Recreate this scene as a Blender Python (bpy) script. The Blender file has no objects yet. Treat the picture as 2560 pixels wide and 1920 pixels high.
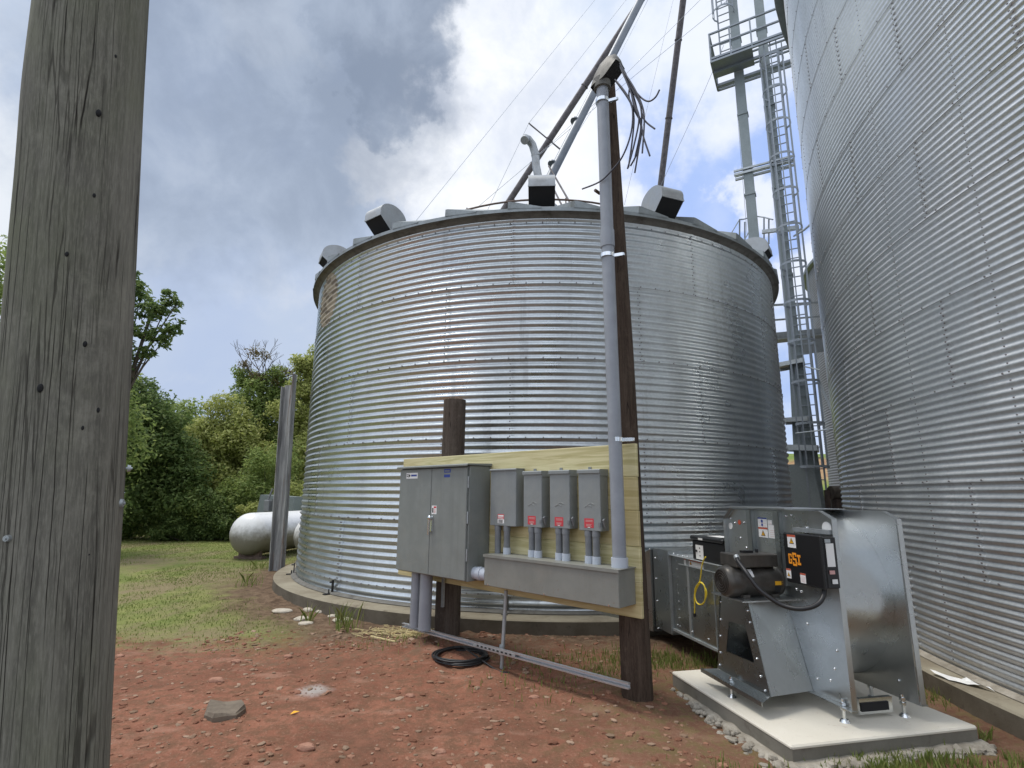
import bpy, math, random
import numpy as np
from mathutils import Vector, Matrix, noise as mnoise
R_ = math.radians
random.seed(7); rng = np.random.default_rng(7)
sc = bpy.context.scene
COL = sc.collection
EYE = Vector((0, 0, 1.65))
F, PITCH, ROLL = 1333.9, 0.2054, 0.0082

# ------------------------------------------------------------ camera, world, sun
cam_d = bpy.data.cameras.new('camera'); cam = bpy.data.objects.new('camera', cam_d); COL.objects.link(cam)
cam_d.sensor_width = 36; cam_d.lens = F / 2560 * 36; cam_d.clip_start = .05; cam_d.clip_end = 3000
cam.matrix_world = Matrix.Translation(EYE) @ Matrix.Rotation(math.pi/2 + PITCH, 4, 'X') @ Matrix.Rotation(ROLL, 4, 'Z')
sc.camera = cam

def ray(px, py):
    a = px - 1280; b = py - 960
    a, b = a*math.cos(ROLL)+b*math.sin(ROLL), -a*math.sin(ROLL)+b*math.cos(ROLL)
    return Vector((a, F*math.cos(PITCH)+b*math.sin(PITCH), F*math.sin(PITCH)-b*math.cos(PITCH)))
def at(px, py, Y):
    d = ray(px, py); return EYE + d*(Y/d.y)

SUN_EL, SUN_AZ = R_(68), R_(-75)     # azimuth from +Y (the view) towards +X
w = bpy.data.worlds.new('World'); sc.world = w; w.use_nodes = True
nt = w.node_tree; nt.nodes.clear()
def wn(t, **k):
    n = nt.nodes.new(t)
    for a, b in k.items(): setattr(n, a, b)
    return n
L = nt.links.new
out = wn('ShaderNodeOutputWorld'); bg = wn('ShaderNodeBackground'); bg.inputs[1].default_value = .1
L(bg.outputs[0], out.inputs[0])
sky = wn('ShaderNodeTexSky', sky_type='NISHITA'); sky.sun_disc = False
sky.sun_elevation = SUN_EL; sky.sun_rotation = SUN_AZ; sky.dust_density = 2.0
tc = wn('ShaderNodeTexCoord')
def mathn(op, a, b=None, c=None, clamp=False):
    n = wn('ShaderNodeMath', operation=op); n.use_clamp = clamp
    for i, v in enumerate((a, b, c)):
        if v is None: continue
        if isinstance(v, (int, float)): n.inputs[i].default_value = v
        else: L(v, n.inputs[i])
    return n.outputs[0]
def wnoise(scale, detail, rough=.55, dist=0., off=(0, 0, 0), vec=None):
    mp = wn('ShaderNodeMapping'); mp.inputs['Location'].default_value = off
    L(vec or tc.outputs['Generated'], mp.inputs[0])
    n = wn('ShaderNodeTexNoise'); n.inputs['Scale'].default_value = scale; n.inputs['Detail'].default_value = detail
    n.inputs['Roughness'].default_value = rough; n.inputs['Distortion'].default_value = dist
    L(mp.outputs[0], n.inputs['Vector']); return n
# directions warped a little so every cloud edge is ragged
nz = wnoise(3.2, 5, .55)
sub = wn('ShaderNodeVectorMath', operation='SUBTRACT'); sub.inputs[1].default_value = (.5, .5, .5); L(nz.outputs['Color'], sub.inputs[0])
scl = wn('ShaderNodeVectorMath', operation='SCALE'); scl.inputs['Scale'].default_value = .34; L(sub.outputs[0], scl.inputs[0])
addv = wn('ShaderNodeVectorMath', operation='ADD'); L(tc.outputs['Generated'], addv.inputs[0]); L(scl.outputs[0], addv.inputs[1])
nz2 = wnoise(15, 6, .62, 0, (2, 7, 1)); sub2 = wn('ShaderNodeVectorMath', operation='SUBTRACT'); sub2.inputs[1].default_value = (.5, .5, .5); L(nz2.outputs['Color'], sub2.inputs[0])
scl2 = wn('ShaderNodeVectorMath', operation='SCALE'); scl2.inputs['Scale'].default_value = .15; L(sub2.outputs[0], scl2.inputs[0])
addw = wn('ShaderNodeVectorMath', operation='ADD'); L(addv.outputs[0], addw.inputs[0]); L(scl2.outputs[0], addw.inputs[1])
nrm = wn('ShaderNodeVectorMath', operation='NORMALIZE'); L(addw.outputs[0], nrm.inputs[0])
def blob(px, py, deg, soft):
    d = ray(px, py).normalized()
    dn = wn('ShaderNodeVectorMath', operation='DOT_PRODUCT'); dn.inputs[1].default_value = d; L(nrm.outputs[0], dn.inputs[0])
    m = wn('ShaderNodeMapRange', interpolation_type='SMOOTHSTEP')
    m.inputs['From Min'].default_value = math.cos(R_(deg+soft)); m.inputs['From Max'].default_value = math.cos(R_(max(0, deg-soft)))
    L(dn.outputs['Value'], m.inputs[0]); return m.outputs[0]
def mixc(fac, a, b):
    m = wn('ShaderNodeMix', data_type='RGBA')
    if isinstance(fac, (int, float)): m.inputs[0].default_value = fac
    else: L(fac, m.inputs[0])
    for s, v in ((6, a), (7, b)):
        if isinstance(v, tuple): m.inputs[s].default_value = (*v, 1)
        else: L(v, m.inputs[s])
    return m.outputs[2]
def ramp(x, a, b):
    m = wn('ShaderNodeMapRange', interpolation_type='SMOOTHSTEP')
    m.inputs['From Min'].default_value = a; m.inputs['From Max'].default_value = b; L(x, m.inputs[0]); return m.outputs[0]
def mx(*v):
    o = v[0]
    for q in v[1:]: o = mathn('MAXIMUM', o, q)
    return o
n_big = wnoise(2.2, 6, .55, .3, (3, 1, 2)); n_fine = wnoise(6.5, 7, .6, .25, (1, 5, 2))
BLUE = (3.7, 5.2, 9.2); PALE = (6.0, 7.1, 8.9); WHITE = (10.2, 10.3, 10.4); DARK = (2.35, 2.9, 3.9)
base = mixc(.85, sky.outputs[0], BLUE)
c0 = mixc(ramp(n_big.outputs[0], .34, .6), base, PALE)
c1 = mixc(mathn('MULTIPLY', ramp(n_fine.outputs[0], .48, .72), .75), c0, (8.8, 9.1, 9.7))
greyl = mathn('MULTIPLY', mx(blob(420, 350, 16, 16), blob(620, 700, 11, 14), blob(330, 950, 12, 14)), .72)
c2 = mixc(greyl, c1, (4.8, 5.55, 6.9))
bright = mx(blob(1090, 330, 5.5, 1.6), blob(985, 400, 4.5, 1.4), blob(1240, 240, 8, 8), blob(1150, 480, 5, 4), blob(1180, 90, 2.5, 3), blob(1400, 420, 6, 6))
c3 = mixc(mathn('MULTIPLY', bright, .88), c2, mixc(ramp(n_fine.outputs[0], .3, .62), (7.6, 8.0, 8.8), WHITE))
hl = mx(mathn('MULTIPLY', blob(715, 50, 1.2, 2.0), .5), blob(-80, 480, 6, 5))
c3 = mixc(mathn('MULTIPLY', hl, .75), c3, (8.6, 8.9, 9.2))
rb = mathn('MULTIPLY', mx(blob(1720, 560, 8, 7), blob(1900, 430, 7, 7)), .72)
c4 = mixc(rb, c3, (3.7, 5.2, 9.3))
puff = mx(blob(1830, 470, 1.6, 1.6), blob(2000, 640, 3, 2.4), blob(1470, 400, 2.5, 3), blob(1740, 160, 3, 5))
c5 = mixc(mathn('MULTIPLY', puff, .72), c4, (9.6, 9.8, 10.2))
dark = mx(blob(975, 40, 6.8, 1.9), blob(925, 195, 5.0, 2.0), mathn('MULTIPLY', blob(830, 120, 8.5, 6), .85), mathn('MULTIPLY', blob(770, 360, 7, 8), .75), mathn('MULTIPLY', blob(560, 230, 8, 9), .72), mathn('MULTIPLY', blob(620, 60, 8, 6), .75))
c6 = mixc(mathn('MULTIPLY', dark, .95), c5, mixc(ramp(n_fine.outputs[0], .35, .7), DARK, (3.7, 4.4, 5.6)))
# behind the camera and overhead the overcast is brighter and plain
sep = wn('ShaderNodeSeparateXYZ'); L(tc.outputs['Generated'], sep.inputs[0])
back = ramp(mathn('MULTIPLY_ADD', sep.outputs['Y'], -1., mathn('MULTIPLY', sep.outputs['Z'], .35)), -.28, .35)
c7 = mixc(back, c6, mixc(ramp(n_big.outputs[0], .35, .65), (7.6, 8.8, 11.2), (12, 12.3, 12.8)))
L(c7, bg.inputs[0])

sd = bpy.data.lights.new('sun', 'SUN'); sd.energy = 2.3; sd.angle = R_(18); sd.color = (1, .95, .87)
so = bpy.data.objects.new('sun', sd); COL.objects.link(so)
sdir = Vector((math.sin(SUN_AZ)*math.cos(SUN_EL), math.cos(SUN_AZ)*math.cos(SUN_EL), math.sin(SUN_EL)))
so.rotation_euler = sdir.to_track_quat('Z', 'Y').to_euler(); so.location = sdir*60
sc.view_settings.view_transform = 'Standard'; sc.view_settings.look = 'None'
sc.view_settings.exposure = .12; sc.view_settings.gamma = 1

# ------------------------------------------------------------ helpers
def tag(o, label, cat, group=None, kind=None):
    if label: o['label'] = label
    if cat: o['category'] = cat
    if group: o['group'] = group
    if kind: o['kind'] = kind
    return o
def root(name, loc, label, cat, group=None, kind=None):
    o = bpy.data.objects.new(name, None); COL.objects.link(o); o.location = loc
    return tag(o, label, cat, group, kind)
def frame(o, x, y, z=(0, 0, 1)):
    m = Matrix((( x[0], y[0], z[0], o[0]), (x[1], y[1], z[1], o[1]), (x[2] if len(x) > 2 else 0, y[2] if len(y) > 2 else 0, z[2], o[2]), (0, 0, 0, 1)))
    return m
class MB:
    def __init__(s, T=None): s.v = []; s.f = []; s.mi = []; s.sm = []; s.T = T or Matrix.Identity(4)
    def add(s, vs, fs, smooth=False, mi=0):
        b = len(s.v); T = s.T
        s.v += [tuple(T @ Vector(p)) for p in vs]
        for f in fs: s.f.append([b+i for i in f]); s.mi.append(mi); s.sm.append(smooth)
        return s
    def box(s, x0, x1, y0, y1, z0, z1, mi=0, bev=0):
        if bev:
            import itertools
            return s.bbox((x0+x1)/2, (y0+y1)/2, (z0+z1)/2, (x1-x0)/2, (y1-y0)/2, (z1-z0)/2, bev, mi)
        v = [(x0, y0, z0), (x1, y0, z0), (x1, y1, z0), (x0, y1, z0), (x0, y0, z1), (x1, y0, z1), (x1, y1, z1), (x0, y1, z1)]
        return s.add(v, [(0, 3, 2, 1), (4, 5, 6, 7), (0, 1, 5, 4), (1, 2, 6, 5), (2, 3, 7, 6), (3, 0, 4, 7)], mi=mi)
    def bbox(s, cx, cy, cz, hx, hy, hz, b, mi=0):
        # box with chamfered edges
        v = []; idx = {}
        for sx in (-1, 1):
            for sy in (-1, 1):
                for sz in (-1, 1):
                    for k in range(3):
                        p = [cx+sx*(hx-b), cy+sy*(hy-b), cz+sz*(hz-b)]
                        p[k] = (cx, cy, cz)[k] + (sx, sy, sz)[k]*(hx, hy, hz)[k]
                        idx[(sx, sy, sz, k)] = len(v); v.append(tuple(p))
        f = []
        for k in range(3):
            a, c = [(1, 2), (2, 0), (0, 1)][k]
            for sg in (-1, 1):
                q = []
                for (ua, uc) in ((-1, -1), (1, -1), (1, 1), (-1, 1)):
                    t = [0, 0, 0]; t[k] = sg; t[a] = ua; t[c] = uc; q.append(idx[(*t, k)])
                f.append(q if sg > 0 else q[::-1])
        for k in range(3):
            a, c = [(1, 2), (2, 0), (0, 1)][k]
            for ua in (-1, 1):
                for uc in (-1, 1):
                    t0 = [0, 0, 0]; t1 = [0, 0, 0]; t0[k] = -1; t1[k] = 1
                    for t in (t0, t1): t[a] = ua; t[c] = uc
                    q = [idx[(*t0, a)], idx[(*t1, a)], idx[(*t1, c)], idx[(*t0, c)]]
                    f.append(q if ua*uc < 0 else q[::-1])
        for sx in (-1, 1):
            for sy in (-1, 1):
                for sz in (-1, 1):
                    q = [idx[(sx, sy, sz, k)] for k in range(3)]
                    f.append(q if sx*sy*sz > 0 else q[::-1])
        return s.add(v, f, mi=mi)
    def tube(s, pts, r, n=10, caps=True, mi=0, smooth=True):
        pts = [Vector(p) for p in pts]; m = len(pts)
        rs = r if isinstance(r, (list, tuple)) else [r]*m
        up = None; vs = []
        for i, p in enumerate(pts):
            t = (pts[min(i+1, m-1)] - pts[max(i-1, 0)]).normalized()
            if up is None:
                up = Vector((0, 0, 1)) if abs(t.z) < .9 else Vector((1, 0, 0))
            a = t.cross(up).normalized(); bb = a.cross(t).normalized(); up = bb
            for k in range(n):
                th = 2*math.pi*k/n; vs.append(tuple(p + a*(math.cos(th)*rs[i]) + bb*(math.sin(th)*rs[i])))
        fs = [(i*n+k, (i+1)*n+k, (i+1)*n+(k+1) % n, i*n+(k+1) % n) for i in range(m-1) for k in range(n)]
        s.add(vs, fs, smooth, mi)
        if caps:
            s.add(vs[:n], [tuple(range(n))], False, mi); s.add(vs[-n:], [tuple(range(n))[::-1]], False, mi)
        return s
    def bar(s, p0, p1, wx, wz, mi=0):
        p0 = Vector(p0); p1 = Vector(p1); t = (p1-p0).normalized()
        up = Vector((0, 0, 1)) if abs(t.z) < .95 else Vector((0, 1, 0))
        a = t.cross(up).normalized()*wx/2; b = a.cross(t).normalized()*wz/2
        v = [p+q for p in (p0, p1) for q in (-a-b, a-b, a+b, -a+b)]
        return s.add([tuple(x) for x in v], [(0, 1, 2, 3), (7, 6, 5, 4), (0, 4, 5, 1), (1, 5, 6, 2), (2, 6, 7, 3), (3, 7, 4, 0)], mi=mi)
    def lathe(s, prof, c=(0, 0), n=48, a0=0, a1=2*math.pi, smooth=True, mi=0):
        full = abs(a1-a0-2*math.pi) < 1e-6; cols = n if full else n+1; vs = []
        for (r, z) in prof:
            for k in range(cols):
                th = a0+(a1-a0)*k/n; vs.append((c[0]+r*math.sin(th), c[1]-r*math.cos(th), z))
        fs = []
        for i in range(len(prof)-1):
            for k in range(n):
                k2 = (k+1) % cols
                fs.append((i*cols+k, i*cols+k2, (i+1)*cols+k2, (i+1)*cols+k))
        return s.add(vs, fs, smooth, mi)
    def prism(s, poly, axis, d0, d1, mi=0):
        # poly: 2-D points; axis 0/1/2 = extrusion axis
        def mk(p, d):
            return [(d, p[0], p[1]), (p[0], d, p[1]), (p[0], p[1], d)][axis]
        n = len(poly); v = [mk(p, d0) for p in poly]+[mk(p, d1) for p in poly]
        fs = [tuple(range(n))[::-1], tuple(range(n, 2*n))]+[(i, (i+1) % n, n+(i+1) % n, n+i) for i in range(n)]
        return s.add(v, fs, mi=mi)
    def sphere(s, c, r, n=12, m=8, sx=1, sy=1, sz=1, mi=0):
        vs = [(c[0], c[1], c[2]+r*sz)]; 
        for i in range(1, m):
            for k in range(n):
                a = math.pi*i/m; th = 2*math.pi*k/n
                vs.append((c[0]+r*sx*math.sin(a)*math.cos(th), c[1]+r*sy*math.sin(a)*math.sin(th), c[2]+r*sz*math.cos(a)))
        vs.append((c[0], c[1], c[2]-r*sz)); e = len(vs)-1
        fs = [(0, 1+k, 1+(k+1) % n) for k in range(n)]
        for i in range(m-2):
            for k in range(n): fs.append((1+i*n+k, 1+(i+1)*n+k, 1+(i+1)*n+(k+1) % n, 1+i*n+(k+1) % n))
        fs += [(1+(m-2)*n+k, e, 1+(m-2)*n+(k+1) % n) for k in range(n)]
        return s.add(vs, fs, True, mi)
    def build(s, name, mats, parent=None, label=None):
        me = bpy.data.meshes.new(name)
        off = Vector(parent_loc(parent)) if parent else Vector((0, 0, 0))
        me.from_pydata([(a-off.x, b-off.y, c-off.z) for a, b, c in s.v], [], s.f)
        if not isinstance(mats, (list, tuple)): mats = [mats]
        for m in mats: me.materials.append(m)
        me.polygons.foreach_set('material_index', s.mi); me.polygons.foreach_set('use_smooth', s.sm)
        me.update()
        o = bpy.data.objects.new(name, me); COL.objects.link(o)
        if parent: o.parent = parent
        if label: o['label'] = label
        return o
def parent_loc(p):
    v = Vector(p.location)
    while p.parent: p = p.parent; v = v + Vector(p.location)
    return v
def np_mesh(name, verts, faces_n, mats, parent=None, smooth=False, mi=None):
    """verts (N,3) with faces of faces_n consecutive verts"""
    me = bpy.data.meshes.new(name); N = len(verts); nf = N//faces_n
    off = np.array(parent_loc(parent)) if parent else 0
    me.vertices.add(N); me.vertices.foreach_set('co', (np.asarray(verts, dtype=np.float64)-off).astype(np.float32).ravel())
    me.loops.add(N); me.loops.foreach_set('vertex_index', np.arange(N, dtype=np.int32))
    me.polygons.add(nf); me.polygons.foreach_set('loop_start', np.arange(nf, dtype=np.int32)*faces_n)
    me.polygons.foreach_set('loop_total', np.full(nf, faces_n, dtype=np.int32))
    for m in (mats if isinstance(mats, list) else [mats]): me.materials.append(m)
    if mi is not None: me.polygons.foreach_set('material_index', mi)
    me.update(calc_edges=True); me.validate()
    o = bpy.data.objects.new(name, me); COL.objects.link(o)
    if parent: o.parent = parent
    return o

# ------------------------------------------------------------ materials
class Mat:
    def __init__(s, name, color=(.5, .5, .5), rough=.6, metal=0., spec=.5):
        s.m = bpy.data.materials.new(name); s.m.use_nodes = True; s.t = s.m.node_tree
        s.b = s.t.nodes['Principled BSDF']
        s.b.inputs['Base Color'].default_value = (*color, 1); s.b.inputs['Roughness'].default_value = rough
        s.b.inputs['Metallic'].default_value = metal; s.b.inputs['Specular IOR Level'].default_value = spec
        s.tc = s.n('ShaderNodeTexCoord'); s.col = (*color, 1)
    def n(s, t, **k):
        x = s.t.nodes.new(t)
        for a, b in k.items(): setattr(x, a, b)
        return x
    def L(s, a, b): s.t.links.new(a, b)
    def noise(s, scale=5, detail=4, rough=.55, stretch=(1, 1, 1), dist=0, off=(0, 0, 0)):
        mp = s.n('ShaderNodeMapping'); mp.inputs['Scale'].default_value = stretch; mp.inputs['Location'].default_value = off
        s.L(s.tc.outputs['Object'], mp.inputs[0])
        n = s.n('ShaderNodeTexNoise'); n.inputs['Scale'].default_value = scale; n.inputs['Detail'].default_value = detail
        n.inputs['Roughness'].default_value = rough; n.inputs['Distortion'].default_value = dist
        s.L(mp.outputs[0], n.inputs['Vector']); return n.outputs['Fac']
    def ramp(s, x, a, b, lo=0., hi=1.):
        m = s.n('ShaderNodeMapRange'); m.interpolation_type = 'SMOOTHSTEP'
        for i, v in ((1, a), (2, b), (3, lo), (4, hi)): m.inputs[i].default_value = v
        s.L(x, m.inputs[0]); return m.outputs[0]
    def math(s, op, a, b=None):
        n = s.n('ShaderNodeMath', operation=op)
        for i, v in enumerate((a, b)):
            if v is None: continue
            if isinstance(v, (int, float)): n.inputs[i].default_value = v
            else: s.L(v, n.inputs[i])
        return n.outputs[0]
    def mix(s, fac, a, b):
        m = s.n('ShaderNodeMix', data_type='RGBA')
        if isinstance(fac, (int, float)): m.inputs[0].default_value = fac
        else: s.L(fac, m.inputs[0])
        for i, v in ((6, a), (7, b)):
            if isinstance(v, tuple): m.inputs[i].default_value = (*v[:3], 1)
            else: s.L(v, m.inputs[i])
        return m.outputs[2]
    def color(s, c): s.L(c, s.b.inputs['Base Color']); return s
    def rough(s, c): s.L(c, s.b.inputs['Roughness']); return s
    def bump(s, h, strength=.3, dist=.01):
        b = s.n('ShaderNodeBump'); b.inputs['Strength'].default_value = strength; b.inputs['Distance'].default_value = dist
        s.L(h, b.inputs['Height'])
        if s.b.inputs['Normal'].links: s.L(s.b.inputs['Normal'].links[0].from_socket, b.inputs['Normal'])
        s.L(b.outputs[0], s.b.inputs['Normal']); return s
    def vary(s, amt=.25, scale=4, detail=6, stretch=(1, 1, 1)):
        f = s.ramp(s.noise(scale, detail, .6, stretch), .3, .7); c = s.col
        return s.color(s.mix(f, tuple(x*(1-amt) for x in c[:3]), tuple(min(1, x*(1+amt)) for x in c[:3])))
def galv(name, col, rough, metal=.9, dirt=.25, dirtcol=(.13, .12, .105), sc_=1.2, wav=.25, wd=.02, stretch=(1, 1, 1), spg=.05):
    m = Mat(name, col, rough, metal)
    f = m.ramp(m.noise(sc_, 7, .62, stretch), .45, .78, 0, dirt)
    if sc_ < 1: f = m.math('MAXIMUM', f, m.ramp(m.noise(5, 6, .65, (1, 1, .07)), .54, .74, 0, dirt*.9))
    sp = m.ramp(m.noise(26, 3, .6), .35, .65)
    c = m.mix(sp, tuple(x*(1-spg) for x in col), tuple(min(1, x*(1+spg*.8)) for x in col))
    m.color(m.mix(f, c, dirtcol)); m.rough(m.math('ADD', m.ramp(m.noise(sc_*2.3, 5, .6), .3, .7, rough-.05, rough+.12), m.math('MULTIPLY', f, .5)))
    if wav: m.bump(m.noise(1.6, 3, .5, stretch), wav, wd)
    return m
M = {}
M['tank'] = galv('weathered corrugated galvanized steel', (.54, .575, .59), .29, .92, .38, (.17, .16, .145), .8, .08, .02, (1, 1, .28))
M['silo'] = galv('galvanized corrugated steel', (.74, .755, .755), .33, .88, .25, (.22, .21, .2), .6, .08, .02, (1, 1, .25))
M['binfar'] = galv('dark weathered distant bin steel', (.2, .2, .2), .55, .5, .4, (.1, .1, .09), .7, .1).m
M['bolt'] = Mat('bolt heads', (.24, .23, .225), .5, .6).m
M['boltz'] = Mat('zinc bolts', (.7, .72, .74), .25, 1).m
M['roof'] = galv('galvanized roof sheet', (.27, .295, .30), .5, .7, .4, (.12, .12, .1), 2, .1).m
M['lip'] = galv('dark stained eave steel', (.16, .155, .14), .7, .35, .6, (.05, .045, .035), 5, .2).m
M['vent'] = galv('vent hood steel', (.35, .365, .37), .42, .7, .35, (.3, .28, .26), 4, .05, spg=.03).m
M['hole'] = Mat('dark opening', (.012, .012, .013), .9).m
M['galvfan'] = galv('bright new galvanized sheet', (.53, .55, .55), .27, .95, .04, (.3, .3, .3), 1.0, 0, .02, spg=.02).m
M['galvduct'] = galv('galvanized duct sheet', (.36, .385, .385), .27, .93, .06, (.25, .25, .24), 1.0, .02, .02, spg=.02).m
M['galvpost'] = galv('dull galvanized steel', (.42, .45, .46), .45, .7, .35, (.2, .18, .15), 5, .05).m
M['leg'] = galv('grey galvanized casing', (.24, .275, .28), .55, .35, .25, (.25, .27, .26), 1.5, .05).m
M['legd'] = galv('galvanized ladder steel', (.26, .29, .32), .5, .5, .25, (.2, .2, .2), 2, 0).m
M['spout'] = Mat('grey painted spout', (.14, .16, .185), .45, .3).vary(.12, 3).m
M['spoutr'] = Mat('rusty dark spout', (.115, .105, .108), .7, .2).vary(.3, 6).m
M['rod'] = Mat('rusty rod', (.13, .09, .07), .8).vary(.3, 10).m
M['wire'] = Mat('steel cable', (.3, .33, .38), .5, .5).m
m = Mat('grey painted enclosure', (.20, .217, .205), .42, .0, .5); m.vary(.07, 5, 5); m.bump(m.noise(220, 2), .06, .002); M['encl'] = m.m
m = Mat('grey painted disconnect', (.22, .24, .24), .4, .0, .5); m.vary(.06, 5, 5); m.bump(m.noise(220, 2), .06, .002); M['disc'] = m.m
m = Mat('grey painted wireway', (.21, .214, .192), .42, .0, .5); m.vary(.07, 4, 5); M['trough'] = m.m
def dusty(key, c0, z0):
    mt_ = M[key]; m = Mat('tmp', c0); m.m = mt_; m.t = mt_.node_tree; m.b = m.t.nodes['Principled BSDF']; m.tc = [n for n in m.t.nodes if n.type == 'TEX_COORD'][0]
    src = m.b.inputs['Base Color'].links[0].from_socket
    st_ = m.ramp(m.noise(14, 6, .65, (1, 1, .05)), .5, .72, 0, .28); c = m.mix(st_, src, tuple(x*.66 for x in c0))
    c = m.mix(m.ramp(m.noise(3.5, 7, .7, off=(2, 5, 1)), .48, .72, 0, .3), c, (c0[0]*1.3+.02, c0[1]*1.22+.015, c0[2]*1.1+.01))
    sp_ = m.math('MULTIPLY', m.ramp(m.noise(30, 5, .75, off=(1, 9, 4)), .58, .68), .5); xz = m.n('ShaderNodeSeparateXYZ'); m.L(m.tc.outputs['Object'], xz.inputs[0])
    c = m.mix(m.math('MULTIPLY', sp_, m.ramp(xz.outputs[2], z0, z0+.5, 1, 0)), c, (.2, .11, .075)); m.color(c); m.rough(m.ramp(m.noise(6, 6, .6), .3, .7, .36, .58))
dusty('encl', (.20, .217, .205), 0.0); dusty('trough', (.21, .214, .192), 0.0); dusty('disc', (.22, .24, .24), -.2)
M['pvc'] = Mat('grey pvc pipe', (.26, .28, .31), .38, 0, .5).vary(.08, 6).m
M['pvcd'] = Mat('dark grey pipe', (.17, .18, .19), .45, 0, .5).vary(.15, 9).m
M['pvcl'] = Mat('pale pvc collar', (.46, .5, .56), .35, 0, .5).m
M['strut'] = Mat('galvanized strut steel', (.55, .57, .6), .35, .8).m
M['zinc'] = Mat('bright zinc strap', (.75, .78, .8), .22, 1).m
M['black'] = Mat('black plastic', (.011, .011, .012), .32, 0, .5).m
M['rubber'] = Mat('black rubber', (.012, .012, .013), .45, 0, .5).m
M['motor'] = Mat('dark grey motor paint', (.085, .078, .068), .36, .35, .5).vary(.2, 12).m
M['mgrill'] = Mat('motor grille', (.04, .034, .028), .6, .4).m
M['white'] = Mat('white sticker', (.78, .78, .76), .5).m
M['red'] = Mat('red label', (.55, .045, .06), .5).m
M['orange'] = Mat('orange lettering', (.85, .31, .02), .5).m
M['amber'] = Mat('amber warning', (.85, .45, .02), .5).m
M['blue'] = Mat('blue sticker', (.02, .05, .28), .5).m
M['redhdr'] = Mat('red brown sticker header', (.5, .1, .05), .5).m
M['ink'] = Mat('black ink', (.02, .02, .02), .6).m
M['pinkish'] = Mat('faded label ink', (.6, .35, .33), .6).m
M['yellow'] = Mat('yellow rubber cord', (.72, .55, .04), .4).m
M['straw'] = Mat('dry straw', (.62, .52, .27), .8).vary(.2, 30).m
M['whead'] = Mat('dull weatherhead casting', (.14, .135, .12), .6, .2).vary(.3, 20).m
M['wires'] = Mat('dark insulated wire', (.045, .045, .06), .45).m
# woods
def wood(name, c1, c2, crack, sc_=1., moss=None, knots=None):
    m = Mat(name, c1, .88, 0, .15)
    g = m.noise(10*sc_, 8, .65, (1, 1, .06)); g2 = m.noise(70*sc_, 6, .65, (1, 1, .03), .2); g3 = m.noise(200, 4, .7, (1, 1, .12))
    c = m.mix(m.ramp(g, .3, .7), c1, c2); c = m.mix(m.ramp(g2, .35, .65, .45, 0), c, tuple(x*.5 for x in c1)); c = m.mix(m.ramp(g3, .4, .7, 0, .35), c, tuple(min(1, x*1.5) for x in c2))
    pt = m.ramp(m.noise(4.0*sc_, 7, .7, off=(5, 1, 1)), .52, .72, 0, .6); c = m.mix(pt, c, tuple(min(1, x*1.35) for x in c2))
    if moss: c = m.mix(m.ramp(m.noise(1.6, 5, .6, (1, 1, .6)), .42, .68, 0, .5), c, moss)
    xyz = m.n('ShaderNodeSeparateXYZ')
    def crk(scale, wdt, zs, off, msk, dist=.0):
        # cells around the shaft, drawn out along it: their borders are the drying checks
        mp = m.n('ShaderNodeMapping'); mp.inputs['Scale'].default_value = (scale, scale, zs*scale); mp.inputs['Location'].default_value = off
        wob = m.n('ShaderNodeTexNoise'); wob.inputs['Scale'].default_value = 3.5; wob.inputs['Detail'].default_value = 3; m.L(m.tc.outputs['Object'], wob.inputs['Vector'])
        vs_ = m.n('ShaderNodeVectorMath', operation='SCALE'); vs_.inputs['Scale'].default_value = .008; m.L(wob.outputs['Color'], vs_.inputs[0])
        va_ = m.n('ShaderNodeVectorMath', operation='ADD'); m.L(m.tc.outputs['Object'], va_.inputs[0]); m.L(vs_.outputs[0], va_.inputs[1]); m.L(va_.outputs[0], mp.inputs[0])
        vo = m.n('ShaderNodeTexVoronoi', feature='DISTANCE_TO_EDGE'); vo.inputs['Scale'].default_value = 1; m.L(mp.outputs[0], vo.inputs['Vector'])
        mk = m.ramp(m.noise(11, 3, .6, (1, 1, .14), 0, (off[1], off[0], 4)), msk, msk+.12)
        return m.math('MULTIPLY', m.ramp(vo.outputs['Distance'], wdt*.25, wdt, 1, 0), mk)
    cm = m.math('MAXIMUM', crk(26*sc_, .022, .012, (4, 2, 0), .46), m.math('MULTIPLY', crk(60*sc_, .04, .014, (9, 2, 3), .5), .6))
    m.color(m.mix(cm, c, crack)); m.bump(m.math('SUBTRACT', m.math('MULTIPLY', g2, .3), cm), .8, .006)
    return m.m
M['pole'] = wood('weathered grey utility pole wood', (.135, .128, .108), (.225, .215, .18), (.028, .025, .02), 1.0, (.155, .17, .095))
M['post'] = wood('dark brown creosoted pole wood', (.05, .034, .025), (.095, .07, .053), (.01, .008, .006), 1.3)
M['postg'] = wood('grey brown pole wood', (.07, .052, .04), (.12, .098, .08), (.02, .015, .01), 1.3)
m = Mat('treated pine lumber', (.42, .36, .15), .75, 0, .3)
mp = m.n('ShaderNodeSeparateXYZ'); m.L(m.tc.outputs['Object'], mp.inputs[0])
brd = m.math('FLOOR', m.math('MULTIPLY', m.math('SUBTRACT', mp.outputs[2], 0.0), 3.5))
wn1 = m.n('ShaderNodeTexWhiteNoise', noise_dimensions='1D'); m.L(brd, wn1.inputs['W'])
gr = m.noise(2.2, 5, .6, (.5, .5, 9), 1.2); c = m.mix(m.ramp(gr, .35, .62), (.46, .41, .20), (.64, .58, .34))
c = m.mix(m.ramp(wn1.outputs[0], 0, 1, 0, .45), c, (.42, .31, .14))
vr = m.n('ShaderNodeTexVoronoi'); vr.inputs['Scale'].default_value = 2.1; m.L(m.tc.outputs['Object'], vr.inputs['Vector'])
c = m.mix(m.ramp(vr.outputs['Distance'], .035, .1, .85, 0), c, (.12, .07, .03)); m.color(c)
m.bump(gr, .25, .004); M['pine'] = m.m
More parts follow.
